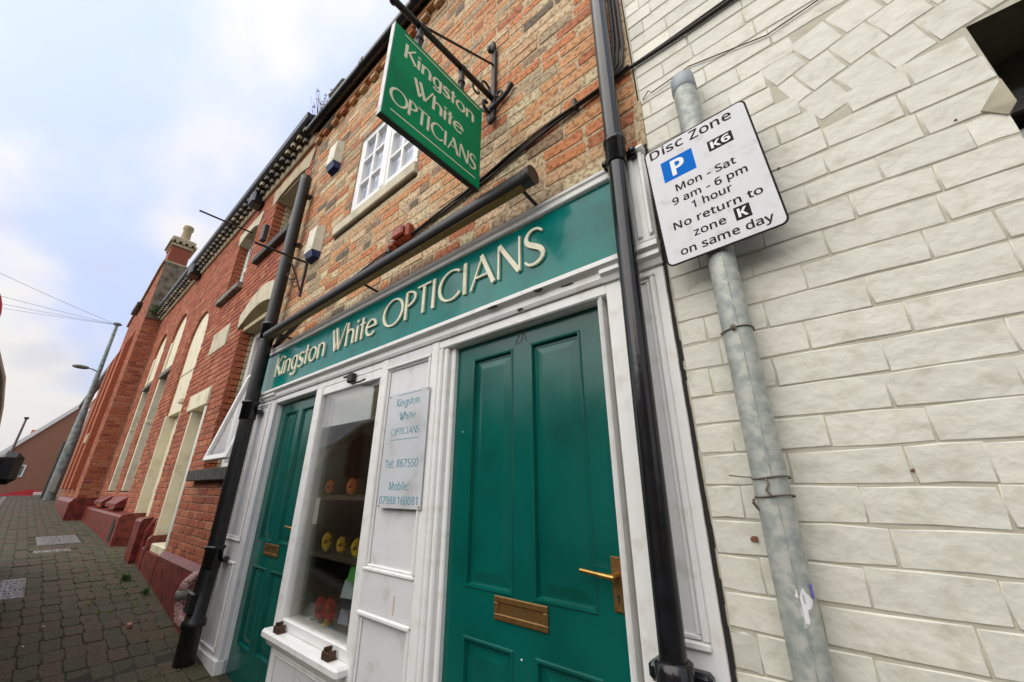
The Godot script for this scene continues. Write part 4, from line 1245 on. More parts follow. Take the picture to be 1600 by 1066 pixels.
# ---------------------------------------------------------------- the projecting bay beyond it
func bay_building() -> void:
	var b := thing("brick_bay_building", "tall red brick bay projecting beyond the arched windows, with chimney", "building", Vector3(-17.5, 0.7, 0))
	var zf := 0.345
	var none := func(_y0: float, _y1: float) -> Array: return []
	var st := mb()
	slab(st, PackedVector2Array([Vector2(-17.6, -0.2), Vector2(-13.302, -0.2), Vector2(-13.302, 7.20), Vector2(-13.9, 7.22), Vector2(-17.6, 6.43)]), -5.0, zf - 0.006)
	var wall := obj("wall", st, M.red_mortar, b)
	lay(wall, -17.6, -13.3, 1.1, 5.6, zf, 0.075, 0.225, 0.011, 0.011, none, M.red_bricks, 2, M.red_w, "face_brick", 0.001, 60)
	var tri_cut := func(y0: float, _y1: float) -> Array:
		var e := -13.3 - (7.22 - y0) / 0.214
		return [[-30.0, maxf(e - 0.2, -17.6)]]
	lay(wall, -17.6, -13.3, 5.6, 7.15, zf, 0.075, 0.225, 0.011, 0.011, tri_cut, M.red_bricks, 2, M.red_w, "gable_brick", 0.001, 0)
	# the side that faces the camera: bricks turned to face along the street
	var side := Node3D.new(); side.name = "side_wall"; b.add_child(side)
	side.position = Vector3(-13.3, 0.6, 0) - b.position
	var y := 1.1
	var row := 0
	while y < 5.6:
		var z := -0.04 - (0.11 if row % 2 else 0.0)
		while z < zf:
			var za := maxf(z, 0.02); var zb := minf(z + 0.225, zf)
			if zb - za > 0.03:
				part("brick", bricks_stretcher[rng.randi() % 5], M.red_bricks[rng.randi() % 5], side, Transform3D(Basis(Vector3(0, 1, 0), PI / 2) * Basis.from_scale(Vector3((zb - za - 0.01) / 0.225, 0.98, 1)), Vector3(-13.297, y + 0.037, (za + zb) / 2)))
			z += 0.225
		y += 0.075; row += 1
	# thin piers down the face, a stone block on one of them
	for q in [-14.6, -15.9, -17.2]:
		st = mb()
		box(st, Vector3(q - 0.22, 1.3, zf - 0.01), Vector3(q + 0.22, 5.0, zf + 0.11), 0.01)
		mould(st, [Vector2(zf, 4.98), Vector2(zf + 0.11, 4.98), Vector2(zf, 5.45)], q - 0.215, q + 0.215)
		obj("pier", st, M.red_bricks[2], b)
	obj("stone_block", bx(Vector3(-14.72, 2.35, zf), Vector3(-14.5, 2.6, zf + 0.15), 0.02), M.pale_stone, b)
	st = mb()
	mould(st, [Vector2(-0.3, -0.3), Vector2(zf + 0.09, -0.3), Vector2(zf + 0.09, 1.02), Vector2(zf + 0.03, 1.10), Vector2(-0.3, 1.10)], -17.65, -13.22)
	obj("plinth", st, M.plinth, b)
	# rendered side above the lower roof
	st = mb()
	slab(st, PackedVector2Array([Vector2(zf + 0.002, 5.5), Vector2(zf + 0.002, 7.22), Vector2(-0.30, 7.22), Vector2(-0.8, 6.5), Vector2(-1.4, 5.5)]), -13.3, -13.27, Transform3D(Basis(Vector3(0, 0, 1), Vector3(0, 1, 0), Vector3(1, 0, 0)), Vector3.ZERO))
	obj("rendered_side", st, M.render, b)
	# chimney stack, corbelled cap and pots
	st = mb()
	box(st, Vector3(-14.0, 6.6, -0.10), Vector3(-13.32, 7.78, zf - 0.008), 0.01)
	var ch := obj("chimney", st, M.red_bricks[0], b)
	st = mb()
	box(st, Vector3(-14.03, 7.78, -0.13), Vector3(-13.29, 7.87, zf + 0.02), 0.01)
	box(st, Vector3(-14.06, 7.94, -0.15), Vector3(-13.26, 8.06, zf + 0.05), 0.012)
	for zz in [-0.16, -0.02, 0.12, 0.26, 0.38]:
		box(st, Vector3(-14.07, 7.87, zz - 0.035), Vector3(-13.25, 7.94, zz + 0.035), 0.006)
	box(st, Vector3(-14.0, 8.06, -0.1), Vector3(-13.32, 8.10, zf), 0.01)
	obj("chimney_cap", st, M.stone, ch)
	for q in [[-13.62, 0.1]]:
		st = mb()
		tube(st, [Vector3(q[0], 8.08, q[1]), Vector3(q[0], 8.2, q[1]), Vector3(q[0], 8.5, q[1]), Vector3(q[0], 8.55, q[1]), Vector3(q[0], 8.66, q[1])], [0.13, 0.115, 0.10, 0.13, 0.12], 10)
		obj("chimney_pot", st, M.buff, ch)
	# verge gutter stub and coping along the top
	st = mb()
	slab(st, PackedVector2Array([Vector2(-13.3, 7.22), Vector2(-13.3, 7.27), Vector2(-13.9, 7.29), Vector2(-17.7, 6.48), Vector2(-17.7, 6.41), Vector2(-13.9, 7.22)]), -0.4, zf + 0.05)
	obj("coping", st, M.stone, b)
	obj("gutter_stub", bx(Vector3(-16.4, 6.45, zf + 0.0), Vector3(-15.4, 6.62, zf + 0.13), 0.02), M.old_pipe, b)

func window_hole(parent: Node3D, x0: float, x1: float, y0: float, y1: float, z: float, facing_x := false) -> void:
	var t := Transform3D() if not facing_x else Transform3D(Basis(Vector3(0, 0, -1), Vector3(0, 1, 0), Vector3(1, 0, 0)), Vector3.ZERO)
	var st := mb()
	for q in [[x0, x0 + 0.07, y0, y1], [x1 - 0.07, x1, y0, y1], [x0 + 0.07, x1 - 0.07, y0, y0 + 0.07], [x0 + 0.07, x1 - 0.07, y1 - 0.07, y1]]:
		slab(st, PackedVector2Array([Vector2(q[0], q[2]), Vector2(q[1], q[2]), Vector2(q[1], q[3]), Vector2(q[0], q[3])]), z - 0.01, z + 0.03, t)
	var w := obj("window", st, M.white, parent)
	st = mb()
	slab(st, PackedVector2Array([Vector2(x0 + 0.06, y0 + 0.06), Vector2(x1 - 0.06, y0 + 0.06), Vector2(x1 - 0.06, y1 - 0.06), Vector2(x0 + 0.06, y1 - 0.06)]), z - 0.005, z + 0.004, t)
	obj("pane", st, mat(lin(0.10, 0.13, 0.13), 0.05), w)

func far_things() -> void:
	# terrace beyond the bay
	var t := thing("brick_terrace", "brown brick terrace with dark eaves far along the street", "building", Vector3(-31, 0.9, -0.3))
	var st := mb()
	box(st, Vector3(-34, 0.2, -6), Vector3(-17.7, 5.75, 0.05))
	obj("wall", st, mat(lin(0.26, 0.12, 0.075), 0.9, 0.0, M.grime, 0.8), t)
	st = mb(); box(st, Vector3(-34, 5.75, -0.4), Vector3(-17.7, 6.0, 0.25), 0.02)
	obj("eaves", st, M.old_pipe, t)
	st = mb()
	slab(st, PackedVector2Array([Vector2(0.2, 6.01), Vector2(-3.0, 7.7), Vector2(-6.0, 6.01)]), -34, -17.7, Transform3D(Basis(Vector3(0, 0, 1), Vector3(0, 1, 0), Vector3(1, 0, 0)), Vector3.ZERO))
	obj("roof", st, M.roof, t)
	for x in [-19.6, -23.4, -27.6, -30.8]:
		window_hole(t, x - 0.5, x + 0.5, 3.6, 4.9, 0.05)
		window_hole(t, x - 0.5, x + 0.5, 1.7, 2.9, 0.05)
	obj("white_board", bx(Vector3(-26.6, 5.1, 0.04), Vector3(-25.2, 5.5, 0.12)), M.white, t)
	# gable-ended house closing the view
	var h := thing("gable_house", "plain red brick house end with white verge closing the street", "building", Vector3(-40, 0.9, 3))
	st = mb()
	slab(st, PackedVector2Array([Vector2(4.1, 0.2), Vector2(-3.0, 0.2), Vector2(-3.0, 8.0), Vector2(-0.9, 7.8), Vector2(4.1, 0.9)]), -48.0, -40.0, Transform3D(Basis(Vector3(0, 0, 1), Vector3(0, 1, 0), Vector3(1, 0, 0)), Vector3.ZERO))
	var gw := obj("wall", st, mat(lin(0.46, 0.22, 0.14), 0.9, 0.0, noise_tex(61, 0.05, [[0.0, grey(0.55)], [0.5, grey(0.85)], [1.0, grey(1.0)]], 3), 0.8), h)
	st = mb()
	slab(st, PackedVector2Array([Vector2(-0.9, 7.8), Vector2(4.1, 0.9), Vector2(4.1, 1.25), Vector2(-0.9, 8.15)]), -48.1, -39.9, Transform3D(Basis(Vector3(0, 0, 1), Vector3(0, 1, 0), Vector3(1, 0, 0)), Vector3.ZERO))
	obj("white_verge", st, M.paint, h)
	window_hole(h, -1.85, -1.25, 2.0, 2.72, -40.0, true)
	st = mb(); box(st, Vector3(-44, 4.6, 1.0), Vector3(-43, 5.15, 1.7), 0.03)
	obj("chimney", st, M.red_bricks[3], h)
	# steel column with a lamp arm
	var c := thing("lighting_column", "tall tapering galvanised steel column with a lamp arm, in front of the terrace", "lamp post", Vector3(-21, 0.9, 0.48))
	st = mb()
	tube(st, [Vector3(-21, 0.7, 0.46), Vector3(-21, 1.9, 0.45), Vector3(-21, 3.1, 0.45), Vector3(-21, 4.3, 0.47), Vector3(-21, 7.4, 0.50)], [0.14, 0.145, 0.135, 0.08, 0.05], 14)
	obj("pole", st, M.silver_post, c)
	st = mb(); tube(st, [Vector3(-21, 7.36, 0.50), Vector3(-21, 7.44, 0.50)], 0.11, 8); box(st, Vector3(-21.02, 7.38, 0.36), Vector3(-20.98, 7.42, 0.62))
	obj("pole_cap", st, M.grey_stone, c)
	st = mb(); tube(st, [Vector3(-21, 5.42, 0.48), Vector3(-21, 5.5, 0.66), Vector3(-21, 5.52, 0.8)], 0.022, 8)
	obj("lamp_arm", st, M.silver_post, c)
	st = mb(); blob(st, Vector3(-21, 5.52, 0.98), Vector3(0.11, 0.075, 0.24), 10, 6)
	obj("lamp_head", st, M.grey_stone, c)
	st = mb(); box(st, Vector3(-20.88, 1.2, 0.40), Vector3(-20.85, 1.75, 0.56), 0.01)
	obj("access_door", st, M.galv_worn, c)
	var wires := thing("overhead_wire", "thin overhead wires running from the top of the steel column across the street", "cable", Vector3(-21, 7.4, 0.5))
	st = mb()
	for q in [[Vector3(-14.0, 8.3, 9.0), 0.25], [Vector3(-20.0, 7.2, 9.0), 0.22], [Vector3(-15.5, 6.6, 9.0), 0.2], [Vector3(-22.5, 7.4, 9.0), 0.2]]:
		var pts: Array = []
		for i in 17:
			var f := i / 16.0
			pts.append(Vector3(-21, 7.38, 0.5).lerp(q[0], f) - Vector3(0, q[1] * 4 * f * (1 - f), 0))
		tube(st, pts, 0.006, 5, false)
	obj("wire", st, mat(lin(0.30, 0.30, 0.31), 0.7), wires)
	c = thing("wooden_pole", "dark wooden post standing beside the steel column", "post", Vector3(-23, 0.9, 0.55))
	st = mb(); tube(st, [Vector3(-23, 0.8, 0.53), Vector3(-23, 3.0, 0.53)], [0.09, 0.08], 9)
	obj("post", st, mat(lin(0.06, 0.055, 0.045), 0.9), c)
	c = thing("distant_lamp_post", "thin dark lamp post far off, above the gable house verge", "lamp post", Vector3(-35, 0.9, 2.0))
	st = mb(); tube(st, [Vector3(-35, 0.9, 1.99), Vector3(-35, 5.0, 1.99)], [0.07, 0.045], 8)
	obj("pole", st, mat(lin(0.16, 0.13, 0.12), 0.6), c)
	st = mb(); box(st, Vector3(-35.1, 4.98, 1.9), Vector3(-34.9, 5.08, 2.08), 0.02)
	obj("lamp_head", st, M.iron, c)
	# pink-red plastic barrier and a low kerb wall
	c = thing("plastic_barrier", "bright pink-red plastic barrier lying at the end of the pavement", "barrier", Vector3(-29, 1.0, 0.9))
	st = mb()
	slab(st, PackedVector2Array([Vector2(0.1, 0.95), Vector2(1.9, 0.95), Vector2(1.9, 1.02), Vector2(0.9, 1.28), Vector2(0.3, 1.2)]), -29.2, -29.0, Transform3D(Basis(Vector3(0, 0, 1), Vector3(0, 1, 0), Vector3(1, 0, 0)), Vector3.ZERO))
	obj("barrier_board", st, mat(lin(0.62, 0.05, 0.07), 0.4), c)
	st = mb(); box(st, Vector3(-29.0, 1.02, 0.35), Vector3(-28.97, 1.16, 0.7), 0.01)
	obj("white_band", st, M.white, c)
	c = thing("low_wall", "low dark kerb wall across the far end of the pavement", "wall", Vector3(-27.5, 0.9, 0.8))
	obj("coping", bx(Vector3(-27.8, 0.5, -0.3), Vector3(-27.5, 1.02, 2.2), 0.02), M.grey_stone, c)

# ---------------------------------------------------------------- what the windows and gloss paint reflect
func across_the_street() -> void:
	var h := thing("opposite_house", "buff gable-ended house across the street, seen reflected in the shop window", "building", Vector3(-22, 0.6, 11))
	var st := mb()
	var T := Transform3D(Basis(Vector3(0, 0, 1), Vector3(0, 1, 0), Vector3(1, 0, 0)), Vector3.ZERO)
	slab(st, PackedVector2Array([Vector2(8, -0.2), Vector2(14, -0.2), Vector2(14, 3.2), Vector2(11, 5.0), Vector2(8, 3.2)]), -30, -19.5, T)
	obj("wall", st, mat(lin(0.66, 0.54, 0.32), 0.9, 0.0, M.grime, 0.6), h)
	st = mb()
	slab(st, PackedVector2Array([Vector2(7.7, 3.0), Vector2(11, 5.02), Vector2(14.3, 3.0), Vector2(14.3, 3.2), Vector2(11, 5.22), Vector2(7.7, 3.2)]), -30.1, -19.3, T)
	obj("roof", st, M.roof, h)
	st = mb(); box(st, Vector3(-20.4, 4.5, 10.5), Vector3(-19.6, 7.0, 11.5), 0.02)
	obj("chimney", st, M.buff, h)
	for x in [-28.0, -25.0, -22.0]:
		window_hole(h, x - 0.5, x + 0.5, 1.5, 2.7, 7.96)
	var labels := ["brown brick house across the street, nearest the corner", "pale rendered house across the street, opposite the shop", "red brick house across the street, opposite the white building"]
	var cols := [[0.30, 0.19, 0.13], [0.66, 0.64, 0.58], [0.30, 0.12, 0.07]]
	for i in 3:
		var x0: float = [-18.5, -9.0, 0.5][i]; var x1: float = [-9.2, 0.3, 9.0][i]; var hh: float = [3.0, 3.2, 4.0][i]
		var a := thing("opposite_house", labels[i], "building", Vector3((x0 + x1) / 2, -0.2, 10))
		st = mb(); box(st, Vector3(x0, -0.6, 8.0), Vector3(x1, hh, 14.0))
		obj("wall", st, mat(lin(cols[i][0], cols[i][1], cols[i][2]), 0.9, 0.0, M.grime, 0.5), a)
		st = mb()
		slab(st, PackedVector2Array([Vector2(7.7, hh), Vector2(11, hh + 1.5), Vector2(14.3, hh)]), x0, x1, T)
		obj("roof", st, M.roof, a)
		var x: float = x0 + 1.2
		while x < x1 - 1.0:
			window_hole(a, x - 0.5, x + 0.5, 0.9, 2.2, 7.96)
			x += 2.3
		st = mb(); box(st, Vector3(x0 + 0.3, hh + 0.9, 10.6), Vector3(x0 + 1.2, hh + 2.3, 11.4), 0.02)
		obj("chimney", st, M.red_bricks[3], a)
	st = mb()
	quad(st, Vector3(-60, -0.1, 7.0), Vector3(-60, 0.0, 60), Vector3(30, 0.0, 60), Vector3(30, -0.5, 7.0))
	struct("far_pavement", st, M.kerb)

	# the van parked at the kerb, its mirror just inside the picture
	var v := thing("parked_van", "dark van parked at the kerb, its black door mirror at the left edge", "van", Vector3(-5.4, 0.12, 1.6), "", Basis(Vector3(0, 1, 0), -deg_to_rad(5.0)))
	var z0 := 1.575; var z1 := 3.25
	var TB := Transform3D(Basis(), Vector3.ZERO)
	var prof := PackedVector2Array([Vector2(-7.75, 0.55), Vector2(-7.72, 1.0), Vector2(-7.55, 1.18), Vector2(-6.75, 1.36), Vector2(-6.5, 1.44), Vector2(-5.75, 1.95), Vector2(-5.3, 2.14), Vector2(-4.7, 2.24), Vector2(-3.2, 2.24), Vector2(-3.05, 2.15), Vector2(-2.95, 1.0), Vector2(-3.0, 0.45)])
	st = mb(); slab(st, prof, z0, z1, TB)
	var vb := obj("body", st, mat(lin(0.05, 0.05, 0.052), 0.25), v)
	st = mb()
	slab(st, PackedVector2Array([Vector2(-6.2, 1.45), Vector2(-5.62, 1.9), Vector2(-5.2, 2.05), Vector2(-5.15, 1.42)]), z0 - 0.006, z1 + 0.006, TB)
	slab(st, PackedVector2Array([Vector2(-5.0, 1.42), Vector2(-5.05, 2.06), Vector2(-4.2, 2.08), Vector2(-4.2, 1.42)]), z0 - 0.006, z1 + 0.006, TB)
	obj("side_window", st, mat(lin(0.015, 0.017, 0.017), 0.04), vb)
	st = mb(); tube(st, [Vector3(-6.55, 1.44, z0 - 0.004), Vector3(-5.75, 1.97, z0 - 0.004), Vector3(-5.3, 2.16, z0 - 0.004), Vector3(-4.7, 2.255, z0 - 0.004), Vector3(-3.2, 2.255, z0 - 0.004)], 0.022, 6)
	obj("roof_rail", st, M.steel, vb)
	for x in [-7.0, -3.8]:
		for z in [z0 + 0.1, z1 - 0.1]:
			st = mb(); tube(st, [Vector3(x, gy(x) + 0.2, z - 0.1), Vector3(x, gy(x) + 0.2, z + 0.1)], 0.33, 20)
			var wh := obj("wheel", st, mat(lin(0.02, 0.02, 0.02), 0.85), v)
			st = mb(); tube(st, [Vector3(x, gy(x) + 0.2, z - 0.105), Vector3(x, gy(x) + 0.2, z + 0.105)], 0.2, 16)
			obj("rim", st, M.steel, wh)
	st = mb(); box(st, Vector3(-6.42, 1.33, z0 - 0.215), Vector3(-6.26, 1.63, z0 - 0.04), 0.05)
	box(st, Vector3(-6.36, 1.34, z0 - 0.1), Vector3(-6.28, 1.42, z0 + 0.02), 0.01)
	obj("door_mirror", st, mat(lin(0.012, 0.012, 0.013), 0.35), v)
	st = mb(); box(st, Vector3(-7.9, 0.55, z0 + 0.02), Vector3(-7.6, 0.9, z1 - 0.02), 0.06)
	obj("front_bumper", st, mat(lin(0.02, 0.02, 0.02), 0.5), v)
	st = mb(); box(st, Vector3(-7.78, 1.0, z0 - 0.01), Vector3(-7.4, 1.16, z0 + 0.3), 0.04)
	obj("headlight", st, M.steel, v)
	st = mb(); box(st, Vector3(-7.45, 1.08, z0 - 0.02), Vector3(-7.3, 1.13, z0 + 0.02), 0.008)
	obj("indicator", st, mat(lin(0.7, 0.2, 0.02), 0.3), v)
	# its back: two doors with windows, tall lamps, bumper and a blank plate
	for k in 2:
		var za: float = z0 + 0.14 if k == 0 else (z0 + z1) / 2 + 0.006
		var zb: float = (z0 + z1) / 2 - 0.006 if k == 0 else z1 - 0.14
		st = mb(); box(st, Vector3(-3.0, 0.66, za), Vector3(-2.915, 2.12, zb), 0.03)
		var rd := obj("rear_door", st, mat(lin(0.05, 0.05, 0.052), 0.25), v)
		st = mb(); box(st, Vector3(-2.92, 1.40, za + 0.08), Vector3(-2.909, 2.02, zb - 0.08), 0.004)
		obj("rear_window", st, mat(lin(0.015, 0.017, 0.017), 0.04), rd)
	for zz in [z0 + 0.07, z1 - 0.07]:
		st = mb(); box(st, Vector3(-3.0, 1.15, zz - 0.055), Vector3(-2.91, 1.75, zz + 0.055), 0.02)
		obj("tail_lamp", st, mat(lin(0.35, 0.015, 0.012), 0.15), v)
	st = mb(); box(st, Vector3(-3.1, 0.38, z0 + 0.02), Vector3(-2.84, 0.62, z1 - 0.02), 0.05)
	obj("rear_bumper", st, mat(lin(0.02, 0.02, 0.02), 0.5), v)
	# red-rimmed disc standing in for the van's edge, only its rim shows
	var s := thing("van_edge_disc", "red-rimmed disc standing in for the van edge, only a sliver showing at the far left", "stand-in disc", Vector3(-3.2, 0.0, 1.715))
	st = mb(); tube(st, [Vector3(-3.2, -0.1, 1.85), Vector3(-3.2, 2.4, 1.85)], 0.035, 10)
	obj("post", st, M.galv, s)
	st = mb(); tube(st, [Vector3(-3.16, 2.09, 1.836), Vector3(-3.145, 2.09, 1.836)], 0.29, 48)
	obj("plate", st, mat(lin(0.5, 0.02, 0.025), 0.35), s)
	st = mb(); tube(st, [Vector3(-3.145, 2.09, 1.836), Vector3(-3.143, 2.09, 1.836)], 0.262, 48)
	obj("disc_face", st, M.grey_stone, s)

# ---------------------------------------------------------------- things fixed to the shop
func scroll(st: SurfaceTool, c: Vector3, u: Vector3, v: Vector3, r0: float, r1: float, a0: float, a1: float, w: float) -> void:
	var pts: Array = []
	for i in 15:
		var f := i / 14.0
		var a := deg_to_rad(lerpf(a0, a1, f)); var r := lerpf(r0, r1, f)
		pts.append(c + u * cos(a) * r + v * sin(a) * r)
	tube(st, pts, w, 6)

func alarm_box(x: float, y: float, label: String, group: String) -> void:
	var t := thing("alarm_box", label, "alarm box", Vector3(x, y, 0), group)
	var st := mb()
	# tapered cream cover, narrower at the foot, sides sloping back to the wall
	var lo := y - 0.10; var hi := y + 0.20
	var f := [Vector3(x - 0.105, hi, 0.003), Vector3(x + 0.105, hi, 0.003), Vector3(x + 0.085, hi - 0.02, 0.075), Vector3(x - 0.085, hi - 0.02, 0.075)]
	var g := [Vector3(x - 0.10, lo, 0.003), Vector3(x + 0.10, lo, 0.003), Vector3(x + 0.085, lo, 0.085), Vector3(x - 0.085, lo, 0.085)]
	quad(st, f[0], f[1], f[2], f[3]); quad(st, f[3], f[2], g[2], g[3]); quad(st, f[2], f[1], g[1], g[2]); quad(st, f[0], f[3], g[3], g[0]); quad(st, g[3], g[2], g[1], g[0])
	obj("cover", st, M.alarm, t)
	st = mb()
	var h := [Vector3(x - 0.085, lo - 0.075, 0.003), Vector3(x + 0.085, lo - 0.075, 0.003), Vector3(x + 0.07, lo - 0.06, 0.06), Vector3(x - 0.07, lo - 0.06, 0.06)]
	var k := [Vector3(x - 0.098, lo - 0.001, 0.003), Vector3(x + 0.098, lo - 0.001, 0.003), Vector3(x + 0.083, lo - 0.001, 0.083), Vector3(x - 0.083, lo - 0.001, 0.083)]
	quad(st, k[3], k[2], h[2], h[3]); quad(st, k[2], k[1], h[1], h[2]); quad(st, k[0], k[3], h[3], h[0]); quad(st, h[3], h[2], h[1], h[0])
	obj("blue_lens", st, M.navy, t)
	st = mb(); tube(st, [Vector3(x + 0.05, lo + 0.03, 0.083), Vector3(x + 0.05, lo + 0.03, 0.088)], 0.006, 6)
	obj("screw", st, M.iron, t)

func shop_fittings(_shop: Node3D) -> void:
	# hanging sign: a board square to the wall
	var X := -1.16
	var s := thing("hanging_sign", "bright green hanging signboard with cream lettering, square to the wall", "hanging sign", Vector3(X, 2.767, 0.42))
	obj("board", bx(Vector3(X - 0.032, 2.767, 0.123), Vector3(X, 3.363, 0.713), 0.003), M.sign_green, s)
	var bd: Node3D = s.get_node("board")
	var st := mb()
	box(st, Vector3(X - 0.031, 2.765, 0.713), Vector3(X - 0.001, 3.365, 0.7165), 0.001)
	obj("edge_strip", st, M.steel, s)
	obj("edge_strip", bx(Vector3(X - 0.031, 2.763, 0.122), Vector3(X - 0.001, 2.767, 0.714), 0.001), M.iron, s)
	var T := func(z: float, y: float) -> Transform3D: return Transform3D(Basis(Vector3(0, 0, -1), Vector3(0, 1, 0), Vector3(1, 0, 0)), Vector3(X, y, z))
	word("Kingston", 0.462, 0.094, 0.0, 0.0012, T.call(0.648, 3.192), M.cream_print, bd, false, false, 1.22)
	word("White", 0.318, 0.094, 0.0, 0.0012, T.call(0.582, 3.030), M.cream_print, bd, false, false, 1.22)
	word("OPTICIANS", 0.53, 0.092, 0.0, 0.0012, T.call(0.690, 2.872), M.cream_print, bd, false, false, 1.22)
	st = mb()
	box(st, Vector3(X, 3.331, 0.148), Vector3(X + 0.0012, 3.337, 0.66)); box(st, Vector3(X, 2.818, 0.158), Vector3(X + 0.0012, 2.824, 0.674))
	obj("rule", st, M.cream_print, bd)
	# the wrought-iron bracket that carries it
	var b := thing("sign_bracket", "black wrought-iron bracket with scrolls carrying the green hanging signboard", "bracket", Vector3(X, 3.4, 0.02))
	var xb := X - 0.015
	st = mb(); box(st, Vector3(xb - 0.016, 3.40, 0.004), Vector3(xb + 0.016, 4.02, 0.03), 0.004)
	obj("wall_bar", st, M.iron, b)
	st = mb(); tube(st, [Vector3(xb, 3.565, 0.02), Vector3(xb, 3.515, 0.72)], 0.017, 10); blob(st, Vector3(xb, 3.514, 0.735), Vector3(0.024, 0.024, 0.024), 10, 6)
	obj("arm", st, M.iron, b)
	st = mb(); tube(st, [Vector3(xb, 3.88, 0.025), Vector3(xb, 3.525, 0.60)], 0.007, 8)
	obj("stay_rod", st, M.iron, b)
	st = mb()
	blob(st, Vector3(xb - 0.005, 4.05, 0.03), Vector3(0.028, 0.055, 0.022), 9, 6)
	blob(st, Vector3(xb - 0.02, 4.03, 0.045), Vector3(0.016, 0.035, 0.02), 8, 5)
	blob(st, Vector3(xb, 3.385, 0.035), Vector3(0.03, 0.045, 0.02), 9, 6)
	var U := Vector3(0, 0, 1); var V := Vector3(0, 1, 0); var R := Vector3(1, 0, 0)
	scroll(st, Vector3(xb, 3.46, 0.075), U, V, 0.055, 0.018, 150, 470, 0.010)
	scroll(st, Vector3(xb, 3.60, 0.095), U, V, 0.05, 0.015, 200, -120, 0.007)
	scroll(st, Vector3(xb, 3.50, 0.16), U, V, 0.045, 0.014, 100, -200, 0.006)
	tube(st, [Vector3(xb, 3.47, 0.03), Vector3(xb + 0.06, 3.50, 0.025), Vector3(xb + 0.12, 3.53, 0.022), Vector3(xb + 0.15, 3.57, 0.022)], [0.016, 0.014, 0.014, 0.018], 8)
	tube(st, [Vector3(xb, 3.47, 0.03), Vector3(xb - 0.05, 3.50, 0.025), Vector3(xb - 0.08, 3.54, 0.022)], [0.016, 0.014, 0.016], 8)
	scroll(st, Vector3(xb + 0.05, 3.56, 0.025), R, V, 0.035, 0.012, -90, 240, 0.008)
	obj("scrollwork", st, M.iron, b)
	for z in [0.572, 0.281]:
		st = mb()
		tube(st, [Vector3(xb, 3.55 - z * 0.06, z - 0.014), Vector3(xb, 3.55 - z * 0.06, z + 0.014)], 0.026, 10)
		box(st, Vector3(xb - 0.012, 3.36, z - 0.014), Vector3(xb + 0.012, 3.53, z + 0.014), 0.004)
		blob(st, Vector3(xb, 3.43, z), Vector3(0.022, 0.02, 0.024), 8, 5)
		obj("hanger", st, M.iron, b)
	# long dark tube over the fascia
	var t := thing("fascia_lamp_tube", "long dark grey tube on stub arms above the green fascia", "sign light", Vector3(-2.35, 2.6, 0))
	st = mb(); tube(st, [Vector3(-3.90, 2.632, 0.14), Vector3(-0.815, 2.632, 0.14)], 0.043, 18)
	obj("tube", st, M.tube, t)
	st = mb(); tube(st, [Vector3(-0.82, 2.632, 0.14), Vector3(-0.795, 2.632, 0.14)], 0.0455, 18); tube(st, [Vector3(-0.84, 2.632, 0.14), Vector3(-0.835, 2.632, 0.14)], 0.0445, 18)
	obj("end_cap", st, M.tube, t)
	st = mb(); box(st, Vector3(-3.88, 2.585, 0.118), Vector3(-0.85, 2.590, 0.162), 0.002)
	obj("slot", st, M.old_brass, t)
	for x in [-0.875, -2.26, -3.68]:
		obj("stub_arm", rod(Vector3(x, 2.585, 0.0), Vector3(x, 2.600, 0.115), 0.009), M.iron, t)
	# alarm boxes and the red sounder
	alarm_box(-3.545, 3.54, "cream alarm box with blue foot, lower of two, beside the sign-less bracket", "alarm boxes on the shop wall")
	alarm_box(-3.50, 4.63, "cream alarm box with blue foot, upper of two, left of the small window", "alarm boxes on the shop wall")
	var r := thing("fire_sounder", "weathered orange-red sounder box on the brick above the tube", "alarm", Vector3(-1.99, 2.88, 0))
	st = mb(); box(st, Vector3(-2.07, 2.87, 0.003), Vector3(-1.90, 2.985, 0.06), 0.012)
	obj("box", st, M.orange_red, r)
	st = mb(); box(st, Vector3(-2.05, 2.885, 0.06), Vector3(-1.93, 2.965, 0.085), 0.015)
	obj("cover", st, M.orange_red, r)
	st = mb(); tube(st, [Vector3(-2.06, 2.875, 0.045), Vector3(-2.10, 2.862, 0.05)], [0.018, 0.024], 10); box(st, Vector3(-2.10, 2.845, 0.02), Vector3(-2.05, 2.868, 0.05), 0.006)
	obj("nozzle", st, M.orange_red, r)
	# bundled cables across the brickwork
	var c := thing("cable_bundle", "sagging bundle of black cables across the brick and onto the white wall", "cable", Vector3(-1.5, 2.9, 0))
	var way := [[-4.1, 2.60], [-3.75, 2.68], [-3.4, 2.755], [-3.0, 2.815], [-2.6, 2.845], [-2.2, 2.865], [-1.8, 2.905], [-1.4, 2.945], [-1.05, 3.00], [-0.75, 3.03], [-0.5, 3.045], [-0.34, 3.06], [-0.03, 3.05], [0.3, 3.045], [0.9, 3.05], [1.6, 3.04]]
	for k in 4:
		var pts: Array = []
		for i in way.size() - 1:
			for j in 4:
				var f := j / 4.0
				var p := Vector2(way[i][0], way[i][1]).lerp(Vector2(way[i + 1][0], way[i + 1][1]), f)
				pts.append(Vector3(p.x, p.y + [0.0, 0.016, -0.013, 0.006][k] * (0.7 + 0.6 * sin(p.x * (2.1 + k))) + 0.004 * sin(p.x * 9.0 + k), 0.012 + [0.0, 0.003, 0.002, 0.014][k]))
		if k >= 2: pts = pts.filter(func(v): return v.x < -0.33)
		st = mb(); tube(st, pts, [0.009, 0.0055, 0.007, 0.006][k], 7)
		obj("cable", st, M.cable, c)
	for x in [-3.2, -2.15, -1.28, -0.62]:
		st = mb(); box(st, Vector3(x - 0.010, 2.73 + (x + 3.2) * 0.115, 0.004), Vector3(x + 0.010, 2.79 + (x + 3.2) * 0.115, 0.034), 0.004)
		obj("cable_clip", st, M.iron, c)
